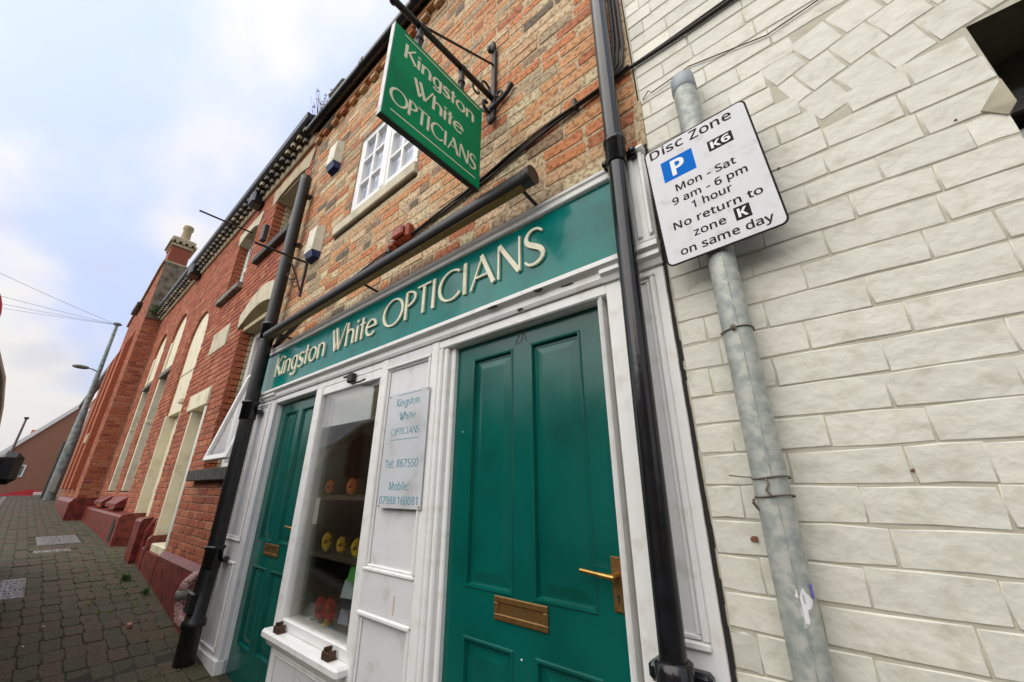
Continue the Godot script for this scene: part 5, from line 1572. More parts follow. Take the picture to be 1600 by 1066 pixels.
	c = thing("drop_cable", "dark cables dropping down the brick edge beside the white wall", "cable", Vector3(-0.37, 3.1, 0))
	for q in [[-0.352, 0.0], [-0.372, 0.06], [-0.39, 0.1]]:
		st = mb()
		tube(st, [Vector3(q[0] + 0.004, 6.4, 0.012), Vector3(q[0], 5.0, 0.012), Vector3(q[0] + 0.006, 4.0, 0.014), Vector3(q[0], 3.45, 0.012), Vector3(q[0] - 0.004, 3.2 + q[1], 0.014), Vector3(q[0] - 0.02, 3.10 + q[1] * 0.4, 0.018), Vector3(q[0] - 0.07, 3.06, 0.02)], 0.0085, 7)
		obj("cable", st, M.cable, c)
	c = thing("thin_wire", "single thin wire running along a course of the white wall", "cable", Vector3(0.4, 2.8, 0))
	st = mb(); tube(st, [Vector3(-0.31, 2.835, 0.006), Vector3(-0.28, 2.86, 0.012), Vector3(-0.27, 2.84, 0.010), Vector3(-0.12, 2.862, 0.006), Vector3(0.13, 2.78, 0.007), Vector3(0.3, 2.80, 0.006), Vector3(0.9, 2.83, 0.006)], 0.0026, 6)
	obj("wire", st, M.twine, c)
	# right-hand rainwater pipe
	var p := thing("rainwater_pipe", "glossy black cast-iron rainwater pipe between the shop and the white building", "drainpipe", Vector3(-0.45, -0.1, 0.075))
	st = mb(); tube(st, [Vector3(-0.405, 6.0, 0.08), Vector3(-0.415, 4.4, 0.078), Vector3(-0.43, 2.6, 0.075)], 0.0365, 18)
	obj("upper_length", st, M.black_pipe, p)
	st = mb(); tube(st, [Vector3(-0.43, 2.6, 0.075), Vector3(-0.448, 0.85, 0.075)], 0.034, 18)
	obj("lower_length", st, M.black_pipe, p)
	st = mb()
	tube(st, [Vector3(-0.43, 2.50, 0.075), Vector3(-0.43, 2.505, 0.075), Vector3(-0.429, 2.60, 0.075), Vector3(-0.429, 2.605, 0.075), Vector3(-0.429, 2.625, 0.075), Vector3(-0.429, 2.63, 0.075)], [0.036, 0.041, 0.041, 0.046, 0.046, 0.040], 18)
	box(st, Vector3(-0.50, 2.535, 0.02), Vector3(-0.36, 2.575, 0.05), 0.008)
	blob(st, Vector3(-0.487, 2.555, 0.055), Vector3(0.016, 0.018, 0.014), 8, 5); blob(st, Vector3(-0.371, 2.555, 0.055), Vector3(0.016, 0.018, 0.014), 8, 5)
	obj("socket", st, M.black_pipe, p)
	st = mb()
	tube(st, [Vector3(-0.448, -0.2, 0.075), Vector3(-0.448, 0.80, 0.075), Vector3(-0.448, 0.805, 0.075), Vector3(-0.448, 0.885, 0.075), Vector3(-0.448, 0.89, 0.075)], [0.036, 0.037, 0.045, 0.047, 0.04], 18)
	box(st, Vector3(-0.53, 0.82, 0.01), Vector3(-0.37, 0.865, 0.05), 0.01)
	obj("lower_socket", st, M.black_pipe, p)
	# left-hand soil pipe, open at the top
	p = thing("soil_pipe", "thick black soil pipe with open top at the left end of the shopfront", "drainpipe", Vector3(-4.03, 0.1, 0.08))
	st = mb()
	tube(st, [Vector3(-4.05, 0.75, 0.10), Vector3(-4.05, 4.60, 0.10), Vector3(-4.05, 4.66, 0.10), Vector3(-4.05, 4.665, 0.10), Vector3(-4.05, 4.60, 0.10)], [0.057, 0.057, 0.06, 0.05, 0.045], 18)
	obj("stack", st, M.old_pipe, p)
	for y in [2.72, 1.95, 0.78]:
		st = mb()
		tube(st, [Vector3(-4.05, y - 0.08, 0.10), Vector3(-4.05, y - 0.078, 0.10), Vector3(-4.05, y + 0.06, 0.10), Vector3(-4.05, y + 0.065, 0.10), Vector3(-4.05, y + 0.085, 0.10), Vector3(-4.05, y + 0.09, 0.10)], [0.055, 0.064, 0.064, 0.072, 0.072, 0.06], 18)
		box(st, Vector3(-4.14, y - 0.03, 0.01), Vector3(-3.96, y + 0.01, 0.06), 0.008)
		obj("socket", st, M.black_pipe, p)
	st = mb()
	tube(st, [Vector3(-4.05, 0.0, 0.12), Vector3(-4.05, 0.32, 0.12), Vector3(-4.05, 0.33, 0.12), Vector3(-4.05, 0.37, 0.12), Vector3(-4.05, 0.375, 0.12), Vector3(-4.05, 0.6, 0.11), Vector3(-4.05, 0.8, 0.10)], [0.066, 0.066, 0.078, 0.078, 0.066, 0.064, 0.058], 18)
	box(st, Vector3(-4.12, 0.42, 0.16), Vector3(-3.98, 0.56, 0.19), 0.01)
	obj("shoe", st, M.old_pipe, p)
	for y in [3.75, 4.4]:
		st = mb()
		box(st, Vector3(-4.06, y - 0.015, 0.01), Vector3(-3.975, y + 0.015, 0.06), 0.006)
		obj("pipe_clip", st, M.old_pipe, p)
	# flaked pinkish waste pipe beside its foot
	p = thing("waste_pipe", "flaking pink and grey waste elbow beside the foot of the soil pipe", "pipe", Vector3(-4.45, 0.2, 0.1))
	st = mb()
	tube(st, [Vector3(-4.34, 0.62, 0.06), Vector3(-4.34, 0.61, 0.11), Vector3(-4.34, 0.57, 0.15), Vector3(-4.33, 0.53, 0.16)], [0.045, 0.046, 0.046, 0.042], 14)
	tube(st, [Vector3(-4.33, 0.48, 0.16), Vector3(-4.32, 0.40, 0.16), Vector3(-4.28, 0.34, 0.15), Vector3(-4.18, 0.32, 0.13)], [0.042, 0.042, 0.042, 0.04], 14)
	obj("elbow", st, mat(lin(0.46, 0.27, 0.24), 0.5, 0.0, noise_tex(31, 0.02, [[0.0, Color(0.25, 0.22, 0.22)], [0.42, Color(0.6, 0.45, 0.42)], [0.5, Color.WHITE], [1.0, Color.WHITE]], 4), 4.0), p)
	st = mb(); tube(st, [Vector3(-4.33, 0.475, 0.16), Vector3(-4.33, 0.48, 0.16), Vector3(-4.33, 0.53, 0.16), Vector3(-4.33, 0.535, 0.16)], [0.045, 0.054, 0.054, 0.045], 14)
	obj("collar", st, M.grey_stone, p)
	# bare bracket left of the shop
	b = thing("empty_bracket", "thin iron bracket with a scroll and no sign, left of the lower alarm box", "bracket", Vector3(-3.72, 3.1, 0.02))
	st = mb(); tube(st, [Vector3(-3.72, 3.42, 0.01), Vector3(-3.72, 3.41, 0.48)], 0.011, 8)
	obj("arm", st, M.iron, b)
	st = mb(); box(st, Vector3(-3.733, 3.04, 0.003), Vector3(-3.707, 3.46, 0.02), 0.003)
	obj("wall_bar", st, M.iron, b)
	st = mb(); tube(st, [Vector3(-3.72, 3.41, 0.20), Vector3(-3.72, 3.33, 0.13), Vector3(-3.72, 3.22, 0.07), Vector3(-3.72, 3.10, 0.02)], 0.008, 7)
	scroll(st, Vector3(-3.72, 3.22, 0.13), U, V, 0.05, 0.012, 170, 500, 0.006)
	scroll(st, Vector3(-3.72, 3.14, 0.07), U, V, 0.035, 0.012, 100, -220, 0.005)
	obj("scroll", st, M.rusty, b)
	st = mb(); box(st, Vector3(-3.75, 3.45, 0.40), Vector3(-3.69, 3.63, 0.445), 0.008)
	obj("end_box", st, M.old_pipe, b)
	# name plaque on the pier
	var q := thing("name_plaque", "pale grey-blue printed plaque with telephone numbers on the white pier", "plaque", Vector3(-1.785, 1.2, 0))
	var pl := obj("plate", bx(Vector3(-1.948, 1.199, 0.0075), Vector3(-1.59, 1.797, 0.0125), 0.001), M.plaque, q)
	var PT := func(x: float, y: float) -> Transform3D: return Transform3D(Basis(), Vector3(x, y, 0.0125))
	word("Kingston", 0.205, 0.044, 0.0, 0.0004, PT.call(-1.870, 1.720), M.teal_print, pl, false)
	word("White", 0.145, 0.042, 0.0, 0.0004, PT.call(-1.836, 1.642), M.teal_print, pl, false)
	word("OPTICIANS", 0.252, 0.036, 0.0, 0.0004, PT.call(-1.897, 1.564), M.teal_print, pl, false)
	st = mb(); box(st, Vector3(-1.871, 1.783, 0.0125), Vector3(-1.645, 1.786, 0.0132)); box(st, Vector3(-1.894, 1.537, 0.0125), Vector3(-1.65, 1.540, 0.0132))
	obj("rule", st, M.teal_print, pl)
	printed("Tel:", 0.078, 0.04, M.teal_print, pl, Vector3(-1.917, 1.396, 0.013))
	printed("867550", 0.178, 0.04, M.teal_print, pl, Vector3(-1.813, 1.396, 0.013))
	printed("Mobile:", 0.165, 0.04, M.teal_print, pl, Vector3(-1.858, 1.285, 0.013))
	printed("07988", 0.146, 0.037, M.teal_print, pl, Vector3(-1.937, 1.219, 0.013))
	printed("160081", 0.161, 0.037, M.teal_print, pl, Vector3(-1.776, 1.219, 0.013))
	for k in [[-1.937, 1.785], [-1.60, 1.785], [-1.937, 1.21], [-1.60, 1.21]]:
		st = mb(); blob(st, Vector3(k[0], k[1], 0.0128), Vector3(0.006, 0.006, 0.003), 8, 4)
		obj("screw", st, M.brass, q)

# ---------------------------------------------------------------- parking sign and its pole
func street_fittings() -> void:
	var p := thing("galvanised_pole", "mottled galvanised steel pole against the white wall behind the parking sign", "sign pole", Vector3(-0.158, -0.15, 0.055))
	var st := mb(); tube(st, [Vector3(-0.163, -0.3, 0.055), Vector3(-0.158, 0.9, 0.055), Vector3(-0.152, 1.8, 0.055), Vector3(-0.146, 2.70, 0.055)], 0.0385, 24)
	obj("tube", st, M.galv, p)
	st = mb(); tube(st, [Vector3(-0.146, 2.685, 0.055), Vector3(-0.146, 2.69, 0.055), Vector3(-0.146, 2.75, 0.055), Vector3(-0.146, 2.762, 0.055)], [0.039, 0.0425, 0.0415, 0.033], 24)
	obj("cap", st, mat(lin(0.33, 0.37, 0.39), 0.5, 0.1), p)
	# worn weld seam and pale smears running down it
	st = mb(); tube(st, [Vector3(-0.150, 0.2, 0.0930), Vector3(-0.146, 1.1, 0.0928), Vector3(-0.141, 2.0, 0.0932)], 0.0012, 5)
	obj("weld_seam", st, M.galv_worn, p)
	# torn white sticker with a scrap of blue
	st = mb()
	for q in [[-0.135, 1.065, 0.013, 0.022], [-0.142, 1.04, 0.010, 0.024], [-0.148, 1.075, 0.006, 0.010], [-0.146, 1.02, 0.005, 0.012]]:
		var pl := PackedVector2Array()
		for k in 11:
			var an := TAU * k / 11
			pl.append(Vector2(q[0] + cos(an) * q[2] * rng.randf_range(0.35, 1.1), q[1] + sin(an) * q[3] * rng.randf_range(0.4, 1.1)))
		var ids := Geometry2D.triangulate_polygon(pl)
		for k in range(0, ids.size(), 3):
			var v: Array = []
			for j in 3:
				var g: Vector2 = pl[ids[k + j]]
				var dx: float = g.x + 0.157
				v.append(Vector3(g.x, g.y, 0.055 + sqrt(maxf(0.0392 * 0.0392 - dx * dx, 0.0))))
			tri(st, v[0], v[1], v[2])
	obj("torn_sticker", st, M.white, p)
	st = mb(); box(st, Vector3(-0.1235, 1.068, 0.074), Vector3(-0.1195, 1.095, 0.0783), 0.001)
	obj("sticker_scrap", st, mat(lin(0.12, 0.10, 0.45), 0.5), p)
	# wires twisted round it
	for q in [[1.712, "wire tie twisted round the galvanised pole just below the parking sign"], [1.297, "double wire tie with twisted ends lower down the galvanised pole"]]:
		var w := thing("wire_tie", q[1], "wire tie", Vector3(-0.153, q[0], 0.055), "wire ties on the pole")
		st = mb()
		for o in ([0.0] if q[0] > 1.5 else [0.02, -0.022]):
			var pts: Array = []
			for i in 25:
				var a := TAU * i / 24
				pts.append(Vector3(-0.153 + cos(a) * 0.0415, q[0] + o + 0.003 * sin(a * 2), 0.055 + sin(a) * 0.0415))
			tube(st, pts, 0.0022, 5)
		obj("loop", st, M.twine, w)
		st = mb()
		if q[0] > 1.5:
			blob(st, Vector3(-0.155, q[0], 0.099), Vector3(0.008, 0.009, 0.006), 7, 5)
			tube(st, [Vector3(-0.16, q[0] - 0.006, 0.1), Vector3(-0.153, q[0] + 0.008, 0.102), Vector3(-0.148, q[0] - 0.01, 0.1)], 0.002, 5)
		else:
			tube(st, [Vector3(-0.16, q[0] + 0.02, 0.098), Vector3(-0.154, q[0] + 0.005, 0.1), Vector3(-0.162, q[0] - 0.01, 0.1), Vector3(-0.152, q[0] - 0.022, 0.098)], 0.003, 6)
			tube(st, [Vector3(-0.19, q[0] - 0.022, 0.07), Vector3(-0.2, q[0] - 0.04, 0.075), Vector3(-0.19, q[0] - 0.055, 0.078), Vector3(-0.197, q[0] - 0.03, 0.08)], 0.0025, 5)
			tube(st, [Vector3(-0.19, q[0] + 0.021, 0.055), Vector3(-0.22, q[0] + 0.023, 0.04), Vector3(-0.25, q[0] + 0.028, 0.03)], 0.0018, 5)
		obj("twist", st, M.twine, w)
	# the parking plate
	var s := thing("parking_sign", "white parking restriction plate with blue P, tilted slightly on its pole", "parking sign", Vector3(-0.140, 2.210, 0.103), "", Basis(Vector3(0, 0, 1), deg_to_rad(2.3)))
	st = mb()
	var rr := func(w: float, h: float, r: float) -> PackedVector2Array:
		var pl := PackedVector2Array()
		for c in [[1, 1, 0], [-1, 1, 90], [-1, -1, 180], [1, -1, 270]]:
			for i in 7:
				var a := deg_to_rad(c[2] + 15.0 * i)
				pl.append(Vector2(c[0] * (w / 2 - r) + cos(a) * r, c[1] * (h / 2 - r) + sin(a) * r))
		return pl
	slab(st, rr.call(0.334, 0.496, 0.022), -0.002, 0.0)
	var pb := obj("plate", st, M.ink, s, true)
	st = mb(); slab(st, rr.call(0.323, 0.485, 0.017), 0.0, 0.0008)
	obj("face", st, M.sign_white, s, true)
	var F := func(text: String, x: float, y: float, w: float, cap: float, bold := false) -> void:
		printed(text, w, cap, M.ink, s, Vector3(x, y, 0.0011), bold, true, "lettering", 0.0011)
	F.call("Disc", -0.146, 0.200, 0.114, 0.037)
	F.call("Zone", -0.010, 0.198, 0.130, 0.037)
	F.call("Mon - Sat", -0.088, 0.021, 0.181, 0.0275)
	F.call("9 am - 6 pm", -0.108, -0.027, 0.222, 0.0275)
	F.call("1 hour", -0.054, -0.070, 0.117, 0.0275)
	F.call("No return to", -0.122, -0.122, 0.254, 0.0275)
	F.call("zone", -0.069, -0.172, 0.092, 0.0275)
	F.call("on same day", -0.119, -0.222, 0.254, 0.0275)
	st = mb(); slab(st, PackedVector2Array([Vector2(-0.117, 0.076), Vector2(-0.012, 0.076), Vector2(-0.012, 0.166), Vector2(-0.117, 0.166)]), 0.0006, 0.0011)
	obj("blue_square", st, M.blue, s, true)
	printed("P", 0.044, 0.066, M.white, s, Vector3(-0.087, 0.088, 0.0016), true, true)
	for q in [[0.035, 0.110, 0.073, 0.043], [0.049, -0.180, 0.042, 0.047]]:
		st = mb(); slab(st, PackedVector2Array([Vector2(q[0], q[1]), Vector2(q[0] + q[2], q[1]), Vector2(q[0] + q[2], q[1] + q[3]), Vector2(q[0], q[1] + q[3])]), 0.0006, 0.0011)
		obj("dark_square", st, M.ink, s, true)
	printed("K6", 0.058, 0.028, M.white, s, Vector3(0.043, 0.1175, 0.0016), true, true)
	printed("K", 0.026, 0.031, M.white, s, Vector3(0.057, -0.172, 0.0016), true, true)
	st = mb(); box(st, Vector3(-0.06, -0.20, -0.012), Vector3(0.06, -0.17, -0.003), 0.003); box(st, Vector3(-0.06, 0.15, -0.012), Vector3(0.06, 0.18, -0.003), 0.003)
	obj("channel", st, M.steel, s, true)

# ---------------------------------------------------------------- behind the shop window
func flower(called: String, label: String, cat: String, group: String, at: Vector3, petal: Material, heart: Material, r: float, n: int) -> void:
	var f := thing(called, label, cat, at, group)
	var st := mb()
	for ringk in 2:
		for i in n:
			var a := TAU * (i + 0.5 * ringk) / n + rng.randf_range(-0.1, 0.1)
			var rr := r * (1.0 - 0.2 * ringk)
			var d := Vector3(cos(a), sin(a), 0.0); var s := Vector3(-sin(a), cos(a), 0) * r * 0.30
			var z := 0.006 * ringk + rng.randf_range(0, 0.008)
			quad(st, at + d * r * 0.08, at + d * rr * 0.65 + s + Vector3(0, 0, z + 0.01), at + d * rr + Vector3(0, 0, z - 0.004), at + d * rr * 0.65 - s + Vector3(0, 0, z + 0.01))
	obj("petals", st, petal, f)
	st = mb(); blob(st, at + Vector3(0, 0, 0.012), Vector3(r * 0.19, r * 0.19, 0.012), 9, 5)
	obj("flower_centre", st, heart, f)
	st = mb()
	tube(st, [at - Vector3(0, 0, 0.006), at + Vector3(0.004, -r * 0.9, -0.02), at + Vector3(0.006, -r * 1.25, -0.022)], 0.004, 6)
	for q in [-1.0, 1.0]:
		quad(st, at + Vector3(0, -r * 0.8, -0.02), at + Vector3(q * r * 0.5, -r * 0.6, 0.0), at + Vector3(q * r * 0.9, -r * 0.75, 0.005), at + Vector3(q * r * 0.45, -r * 0.95, -0.005))
	obj("stem", st, M.leaf, f)

func window_display() -> void:
	var d := thing("window_display", "dark brown display shelves behind the shop window glass", "display", Vector3(-2.8, 0.5, -0.4))
	var st := mb()
	box(st, Vector3(-3.74, 0.3, -0.84), Vector3(-2.03, 2.0, -0.80))
	box(st, Vector3(-3.739, 0.3, -0.80), Vector3(-3.70, 2.0, -0.13)); box(st, Vector3(-2.085, 0.3, -0.80), Vector3(-2.03, 2.0, -0.11))
	box(st, Vector3(-3.70, 1.97, -0.80), Vector3(-2.085, 2.0, -0.11))
	obj("back_board", st, M.room, d)
	obj("floor_board", bx(Vector3(-3.70, 0.44, -0.80), Vector3(-2.085, 0.49, -0.105)), M.panel, d)
	obj("shelf", bx(Vector3(-3.70, 1.225, -0.55), Vector3(-2.086, 1.25, -0.11)), M.room, d)
	obj("shelf", bx(Vector3(-3.70, 0.885, -0.55), Vector3(-2.086, 0.91, -0.10)), M.room, d)
	obj("upright", bx(Vector3(-3.70, 0.49, -0.56), Vector3(-2.086, 1.235, -0.545)), M.room, d)
	var yel := mat(lin(0.88, 0.66, 0.03), 0.7); var brown := mat(lin(0.22, 0.085, 0.03), 0.9)
	var orange := mat(lin(0.85, 0.27, 0.03), 0.7); var red := mat(lin(0.62, 0.025, 0.02), 0.6)
	flower("sunflower", "yellow artificial sunflower on the shelf, leftmost of three", "flower", "sunflowers on the shelf", Vector3(-2.66, 0.978, -0.11), yel, brown, 0.058, 13)
	flower("sunflower", "yellow artificial sunflower on the shelf, middle of three", "flower", "sunflowers on the shelf", Vector3(-2.485, 0.972, -0.115), yel, brown, 0.05, 12)
	flower("sunflower", "yellow artificial sunflower on the shelf, nearest the white pier", "flower", "sunflowers on the shelf", Vector3(-2.30, 0.972, -0.11), yel, brown, 0.055, 13)
	flower("orange_flower", "orange artificial flower on the upper shelf, left one", "flower", "orange flowers on the upper shelf", Vector3(-2.76, 1.305, -0.12), orange, brown, 0.05, 12)
	flower("orange_flower", "orange artificial flower on the upper shelf, right one", "flower", "orange flowers on the upper shelf", Vector3(-2.47, 1.305, -0.12), orange, brown, 0.055, 14)
	for q in [[-2.63, 0.62, "red artificial flower low in the window, left of two"], [-2.52, 0.63, "red artificial flower low in the window, right of two"]]:
		flower("red_flower", q[2], "flower", "red flowers low in the window", Vector3(q[0], q[1], -0.12), red, brown, 0.07, 12)
	flower("yellow_flower", "small yellow flower by the window floor below the red flowers", "flower", "", Vector3(-2.50, 0.555, -0.10), yel, brown, 0.04, 10)
	var n := thing("notice", "white paper notice stuck inside the left edge of the shop window", "notice", Vector3(-2.79, 1.16, -0.07))
	st = mb(); box(st, Vector3(-2.828, 1.075, -0.070), Vector3(-2.765, 1.235, -0.0685))
	obj("sheet", st, M.white, n)
	n = thing("price_card", "pale card propped on the window floor at the left", "card", Vector3(-2.85, 0.5, -0.14))
	st = mb(); slab(st, PackedVector2Array([Vector2(-0.12, 0), Vector2(0.12, 0), Vector2(0.12, 0.12), Vector2(-0.12, 0.12)]), 0.0, 0.002, Transform3D(Basis(Vector3(1, 0, 0), -deg_to_rad(35)), Vector3(-2.80, 0.50, -0.12)))
	obj("card", st, M.plaque, n)
	var k := 0
	for q in [[-2.30, 0.80, 0.10, 0.14, [0.16, 0.60, 0.12], "green leaflet in the rack at the right of the window"], [-2.36, 0.71, 0.12, 0.09, [0.62, 0.78, 0.74], "pale green leaflet in the rack at the right of the window"], [-2.37, 0.655, 0.12, 0.06, [0.03, 0.05, 0.10], "navy leaflet in the rack at the right of the window"], [-2.39, 0.575, 0.13, 0.10, [0.58, 0.66, 0.78], "pale blue leaflet in the rack at the right of the window"], [-2.28, 0.515, 0.11, 0.11, [0.03, 0.42, 0.78], "bright blue leaflet lowest at the right of the window"]]:
		var l := thing("leaflet", q[5], "leaflet", Vector3(q[0], q[1], -0.15), "leaflets in the window")
		st = mb(); slab(st, PackedVector2Array([Vector2(-q[2] / 2, 0), Vector2(q[2] / 2, 0), Vector2(q[2] / 2, q[3]), Vector2(-q[2] / 2, q[3])]), 0.0, 0.004, Transform3D(Basis(Vector3(0, 0, 1), 0.06) * Basis(Vector3(1, 0, 0), -0.25), Vector3(q[0], q[1], -0.105 - 0.012 * k)))
		obj("cover", st, mat(lin(q[4][0], q[4][1], q[4][2]), 0.4), l)
		k += 1
	var bits := [[-2.72, 0.49, 0.05, 0.075, [0.85, 0.85, 0.80], "small white carton standing left of the red flowers"], [-2.60, 0.49, 0.045, 0.05, [0.75, 0.55, 0.05], "small yellow carton below the red flowers"], [-2.55, 0.49, 0.035, 0.06, [0.10, 0.40, 0.12], "small green carton beside the yellow one"], [-2.47, 0.49, 0.05, 0.07, [0.05, 0.25, 0.50], "small blue carton left of the leaflets"], [-2.20, 0.49, 0.05, 0.13, [0.60, 0.04, 0.05], "tall red carton in the right corner of the window"]]
	for q in bits:
		var c := thing("carton", q[5], "carton", Vector3(q[0], q[1], -0.10), "small cartons on the window floor")
		var cb := obj("box", bx(Vector3(q[0] - q[2] / 2, q[1] + 0.001, -0.118), Vector3(q[0] + q[2] / 2, q[1] + q[3], -0.085), 0.002), mat(lin(q[4][0], q[4][1], q[4][2]), 0.4), c)
		obj("label", bx(Vector3(q[0] - q[2] * 0.3, q[1] + q[3] * 0.3, -0.0851), Vector3(q[0] + q[2] * 0.3, q[1] + q[3] * 0.6, -0.0845)), M.white, cb)
	flower("red_flower", "red artificial flower among the leaflets at the right of the window", "flower", "", Vector3(-2.25, 0.64, -0.11), red, brown, 0.045, 9)

# ---------------------------------------------------------------- small things
func small_things() -> void:
	var st := mb()
	# service covers in the pavement
	var worn := noise_tex(51, 0.02, [[0.0, grey(0.12)], [0.45, grey(0.35)], [0.52, grey(0.95)], [1.0, grey(1.0)]], 4)
	for q in [[-6.95, -6.22, 0.92, 1.10, "bright worn metal service cover nearest the camera at the left edge"], [-8.6, -8.33, 0.54, 0.88, "narrow bright metal cover lying across the pavement, middle one"], [-10.25, -9.15, 0.40, 0.84, "pale metal service cover farthest up the pavement"]]:
		var cx: float = (q[0] + q[1]) / 2; var cz: float = (q[2] + q[3]) / 2
		var sl := atan2(gy(cx + 0.3) - gy(cx - 0.3), 0.6)
		var c := thing("service_cover", q[4], "manhole cover", Vector3(cx, gy(cx) + 0.001, cz), "service covers", Basis(Vector3(0, 0, 1), sl))
		var hw: float = (q[1] - q[0]) / 2; var hz: float = (q[3] - q[2]) / 2
		st = mb(); box(st, Vector3(-hw, -0.03, -hz), Vector3(hw, 0.001, hz), 0.004)
		obj("frame", st, M.grey_stone, c, true)
		st = mb()
		box(st, Vector3(-hw + 0.02, 0.0, -hz + 0.02), Vector3(hw - 0.02, 0.003, hz - 0.02), 0.002)
		for k in 7:
			var wx := lerpf(-hw + 0.05, hw - 0.05, (k + 0.5) / 7.0)
			box(st, Vector3(wx - 0.012, 0.003, -hz + 0.04), Vector3(wx + 0.012, 0.006, hz - 0.04), 0.002)
		obj("plate", st, mat(lin(0.42, 0.42, 0.40), 0.45, 0.2, worn, 3.0), c, true)
	# weeds and moss along the foot of the wall
	var places := [[-6.35, 0.22, 0.045], [-5.75, 0.13, 0.03]]
	for i in places.size():
		var q: Array = places[i]
		var names := ["small green weed between the pavers in front of the first cream doorway", "tiny green weed at the foot of the dark red plinth"]
		var w := thing("weed", names[i], "weed", Vector3(q[0], gy(q[0]), q[1]), "weeds along the plinth")
		st = mb()
		for k in 26:
			var a := rng.randf() * TAU; var r: float = q[2] * rng.randf_range(0.3, 1.4)
			var o := Vector3(q[0], gy(q[0]), q[1]) + Vector3(cos(a) * r * 0.3, 0, sin(a) * r * 0.3)
			var tip := o + Vector3(cos(a) * r, rng.randf_range(0.02, 0.08), sin(a) * r)
			var s := Vector3(-sin(a), 0, cos(a)) * 0.010
			quad(st, o, o.lerp(tip, 0.55) + s + Vector3(0, 0.012, 0), tip, o.lerp(tip, 0.55) - s + Vector3(0, 0.012, 0))
		obj("leaves", st, M.leaf, w)
	var m := thing("moss_patch", "yellow-green moss in the pavement joints by the wall", "moss", Vector3(-6.2, 0.36, 0.3))
	st = mb()
	for i in 90:
		var x := rng.randf_range(-8.2, -5.0); var z := rng.randf_range(0.18, 0.55)
		if rng.randf() < 0.5: z = rng.randf_range(0.17, 0.26)
		blob(st, Vector3(x, gy(x) + 0.001, z), Vector3(rng.randf_range(0.01, 0.05), 0.006, rng.randf_range(0.006, 0.015)), 6, 3)
	obj("moss", st, M.moss, m)
	m.get_node("moss").set_meta("kind", "stuff")
	# broken bit of brick and pale litter
	var lit := [[-4.95, 0.33, 0.035, [0.45, 0.20, 0.15], "pinkish broken piece of brick on the pavement by the plinth"], [-5.3, 0.80, 0.012, [0.6, 0.52, 0.38], "small dry leaf on the pavers, upper one"], [-4.95, 0.90, 0.012, [0.6, 0.55, 0.42], "small dry leaf on the pavers, lower one"], [-4.85, 1.02, 0.01, [0.62, 0.6, 0.55], "tiny pale scrap on the pavers at the left"]]
	for q in lit:
		var l := thing("litter", q[4], "litter", Vector3(q[0], gy(q[0]), q[1]))
		st = mb()
		var pl := PackedVector2Array()
		for k in 7:
			var an := TAU * k / 7
			pl.append(Vector2(cos(an) * q[2] * rng.randf_range(0.6, 1.2), sin(an) * q[2] * 0.6 * rng.randf_range(0.6, 1.2)))
		slab(st, pl, 0.002, 0.006 if q[2] < 0.03 else 0.025, Transform3D(Basis(Vector3(0, 0, 1), -0.1) * Basis(Vector3(1, 0, 0), -PI / 2), Vector3(q[0], gy(q[0]) + 0.006, q[1])))
		obj("piece", st, mat(lin(q[3][0], q[3][1], q[3][2]), 0.9), l)
	# bare branches of a weed on the roof edge, and a stone behind the gutter
	var w := thing("roof_weed", "thin dry weed sprouting behind the gutter against the sky", "weed", Vector3(-4.25, 5.7, 0.12))
	st = mb()
	for i in 22:
		var a := rng.randf_range(-1.1, 1.1)
		var o := Vector3(-4.25 + rng.randf_range(-0.18, 0.18), 5.8, 0.08)
		var tip := o + Vector3(sin(a) * 0.22, rng.randf_range(0.12, 0.34), rng.randf_range(-0.02, 0.16))
		tube(st, [o, o.lerp(tip, 0.5) + Vector3(0, 0.04, 0), tip], [0.003, 0.002, 0.0012], 4)
		for k in 3:
			var p := o.lerp(tip, rng.randf_range(0.5, 1.0))
			var e := p + Vector3(rng.randf_range(-0.05, 0.05), rng.randf_range(0.0, 0.06), rng.randf_range(-0.03, 0.04))
			quad(st, p, p.lerp(e, 0.5) + Vector3(0.008, 0, 0.004), e, p.lerp(e, 0.5) - Vector3(0.008, 0, 0.004))
	obj("stems", st, mat(lin(0.32, 0.22, 0.19), 0.9), w)
	var gw := thing("gutter_weed", "bright green tuft growing in the gutter by the brick bay", "weed", Vector3(-13.1, 5.85, 0.2))
	st = mb()
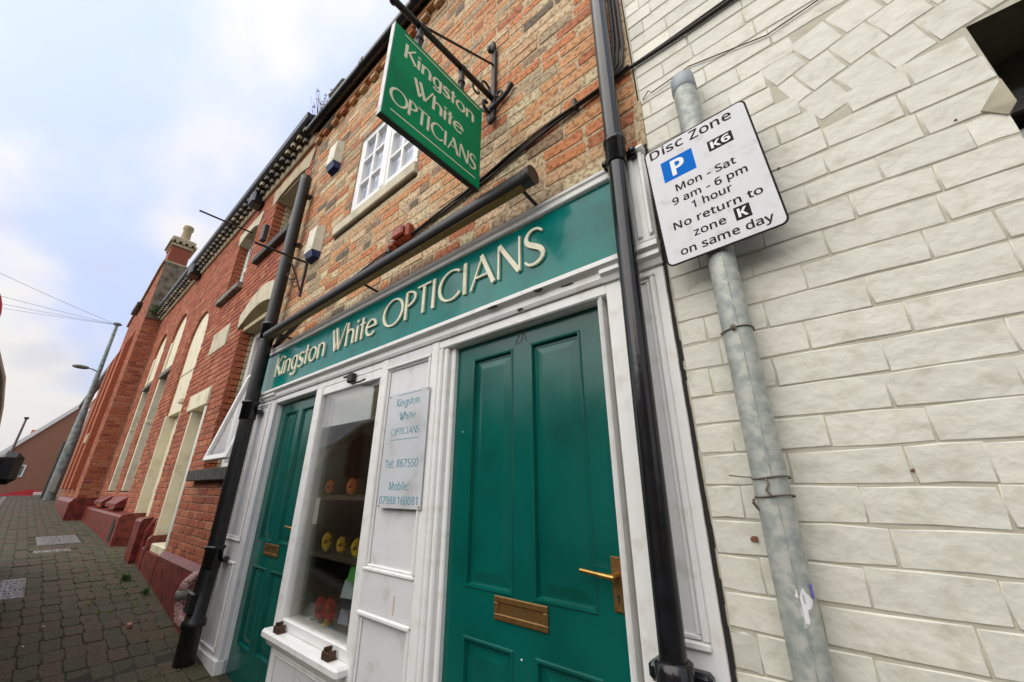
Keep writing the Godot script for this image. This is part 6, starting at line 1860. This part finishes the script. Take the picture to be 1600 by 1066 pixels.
	for i in 120:
		var c := Vector3(-13.1 + rng.randfn(0, 0.22), 5.62 + absf(rng.randfn(0, 0.12)), 0.2 + rng.randfn(0, 0.08))
		var a := rng.randf() * TAU
		var s := Vector3(cos(a), rng.randf_range(-0.5, 0.9), sin(a)) * rng.randf_range(0.04, 0.09)
		var u := Vector3(-sin(a), 0.3, cos(a)) * 0.025
		quad(st, c, c + s * 0.5 + u, c + s, c + s * 0.5 - u)
	obj("leaves", st, mat(lin(0.07, 0.17, 0.02), 0.8), gw)
	var sk := thing("chimney_stub", "mossy square chimney stub rising behind the black gutter", "chimney", Vector3(-3.75, 5.7, -0.1))
	st = mb(); box(st, Vector3(-4.05, 5.4, -0.2), Vector3(-3.72, 6.02, 0.06), 0.03)
	obj("stack", st, mat(lin(0.13, 0.105, 0.065), 0.95, 0.0, M.grime, 4.0), sk)
	obj("capping", bx(Vector3(-4.08, 6.02, -0.23), Vector3(-3.70, 6.08, 0.08), 0.02), M.grey_stone, sk)
	# flag stub and hopper on the red building
	var f := thing("projecting_rod", "thin iron rod projecting over the street from the red building's cornice", "rod", Vector3(-6.3, 5.0, 0.2))
	st = mb(); tube(st, [Vector3(-6.3, 5.02, 0.0), Vector3(-6.3, 5.02, 0.68)], 0.013, 8)
	obj("rod", st, M.iron, f)
	f = thing("rainwater_hopper", "dark rainwater hopper under the red building's gutter, nearest one", "hopper", Vector3(-6.2, 5.5, 0.1), "hoppers under the gutter")
	st = mb(); box(st, Vector3(-6.32, 5.42, 0.0), Vector3(-6.08, 5.66, 0.17), 0.03)
	obj("box", st, M.old_pipe, f)
	f = thing("rainwater_hopper", "dark rainwater hopper under the red building's gutter, farther one", "hopper", Vector3(-9.6, 5.5, 0.1), "hoppers under the gutter")
	st = mb(); box(st, Vector3(-9.85, 5.46, 0.0), Vector3(-9.5, 5.70, 0.20), 0.03)
	obj("box", st, M.old_pipe, f)
	f = thing("vent_hatch", "small dark arched hatch low in the red plinth", "vent", Vector3(-8.76, 0.56, 0.16))
	st = mb(); slab(st, PackedVector2Array([Vector2(-8.86, 0.56), Vector2(-8.66, 0.56), Vector2(-8.66, 0.78), Vector2(-8.72, 0.86), Vector2(-8.80, 0.86), Vector2(-8.86, 0.78)]), 0.10, 0.168)
	obj("hatch", st, M.dark, f)
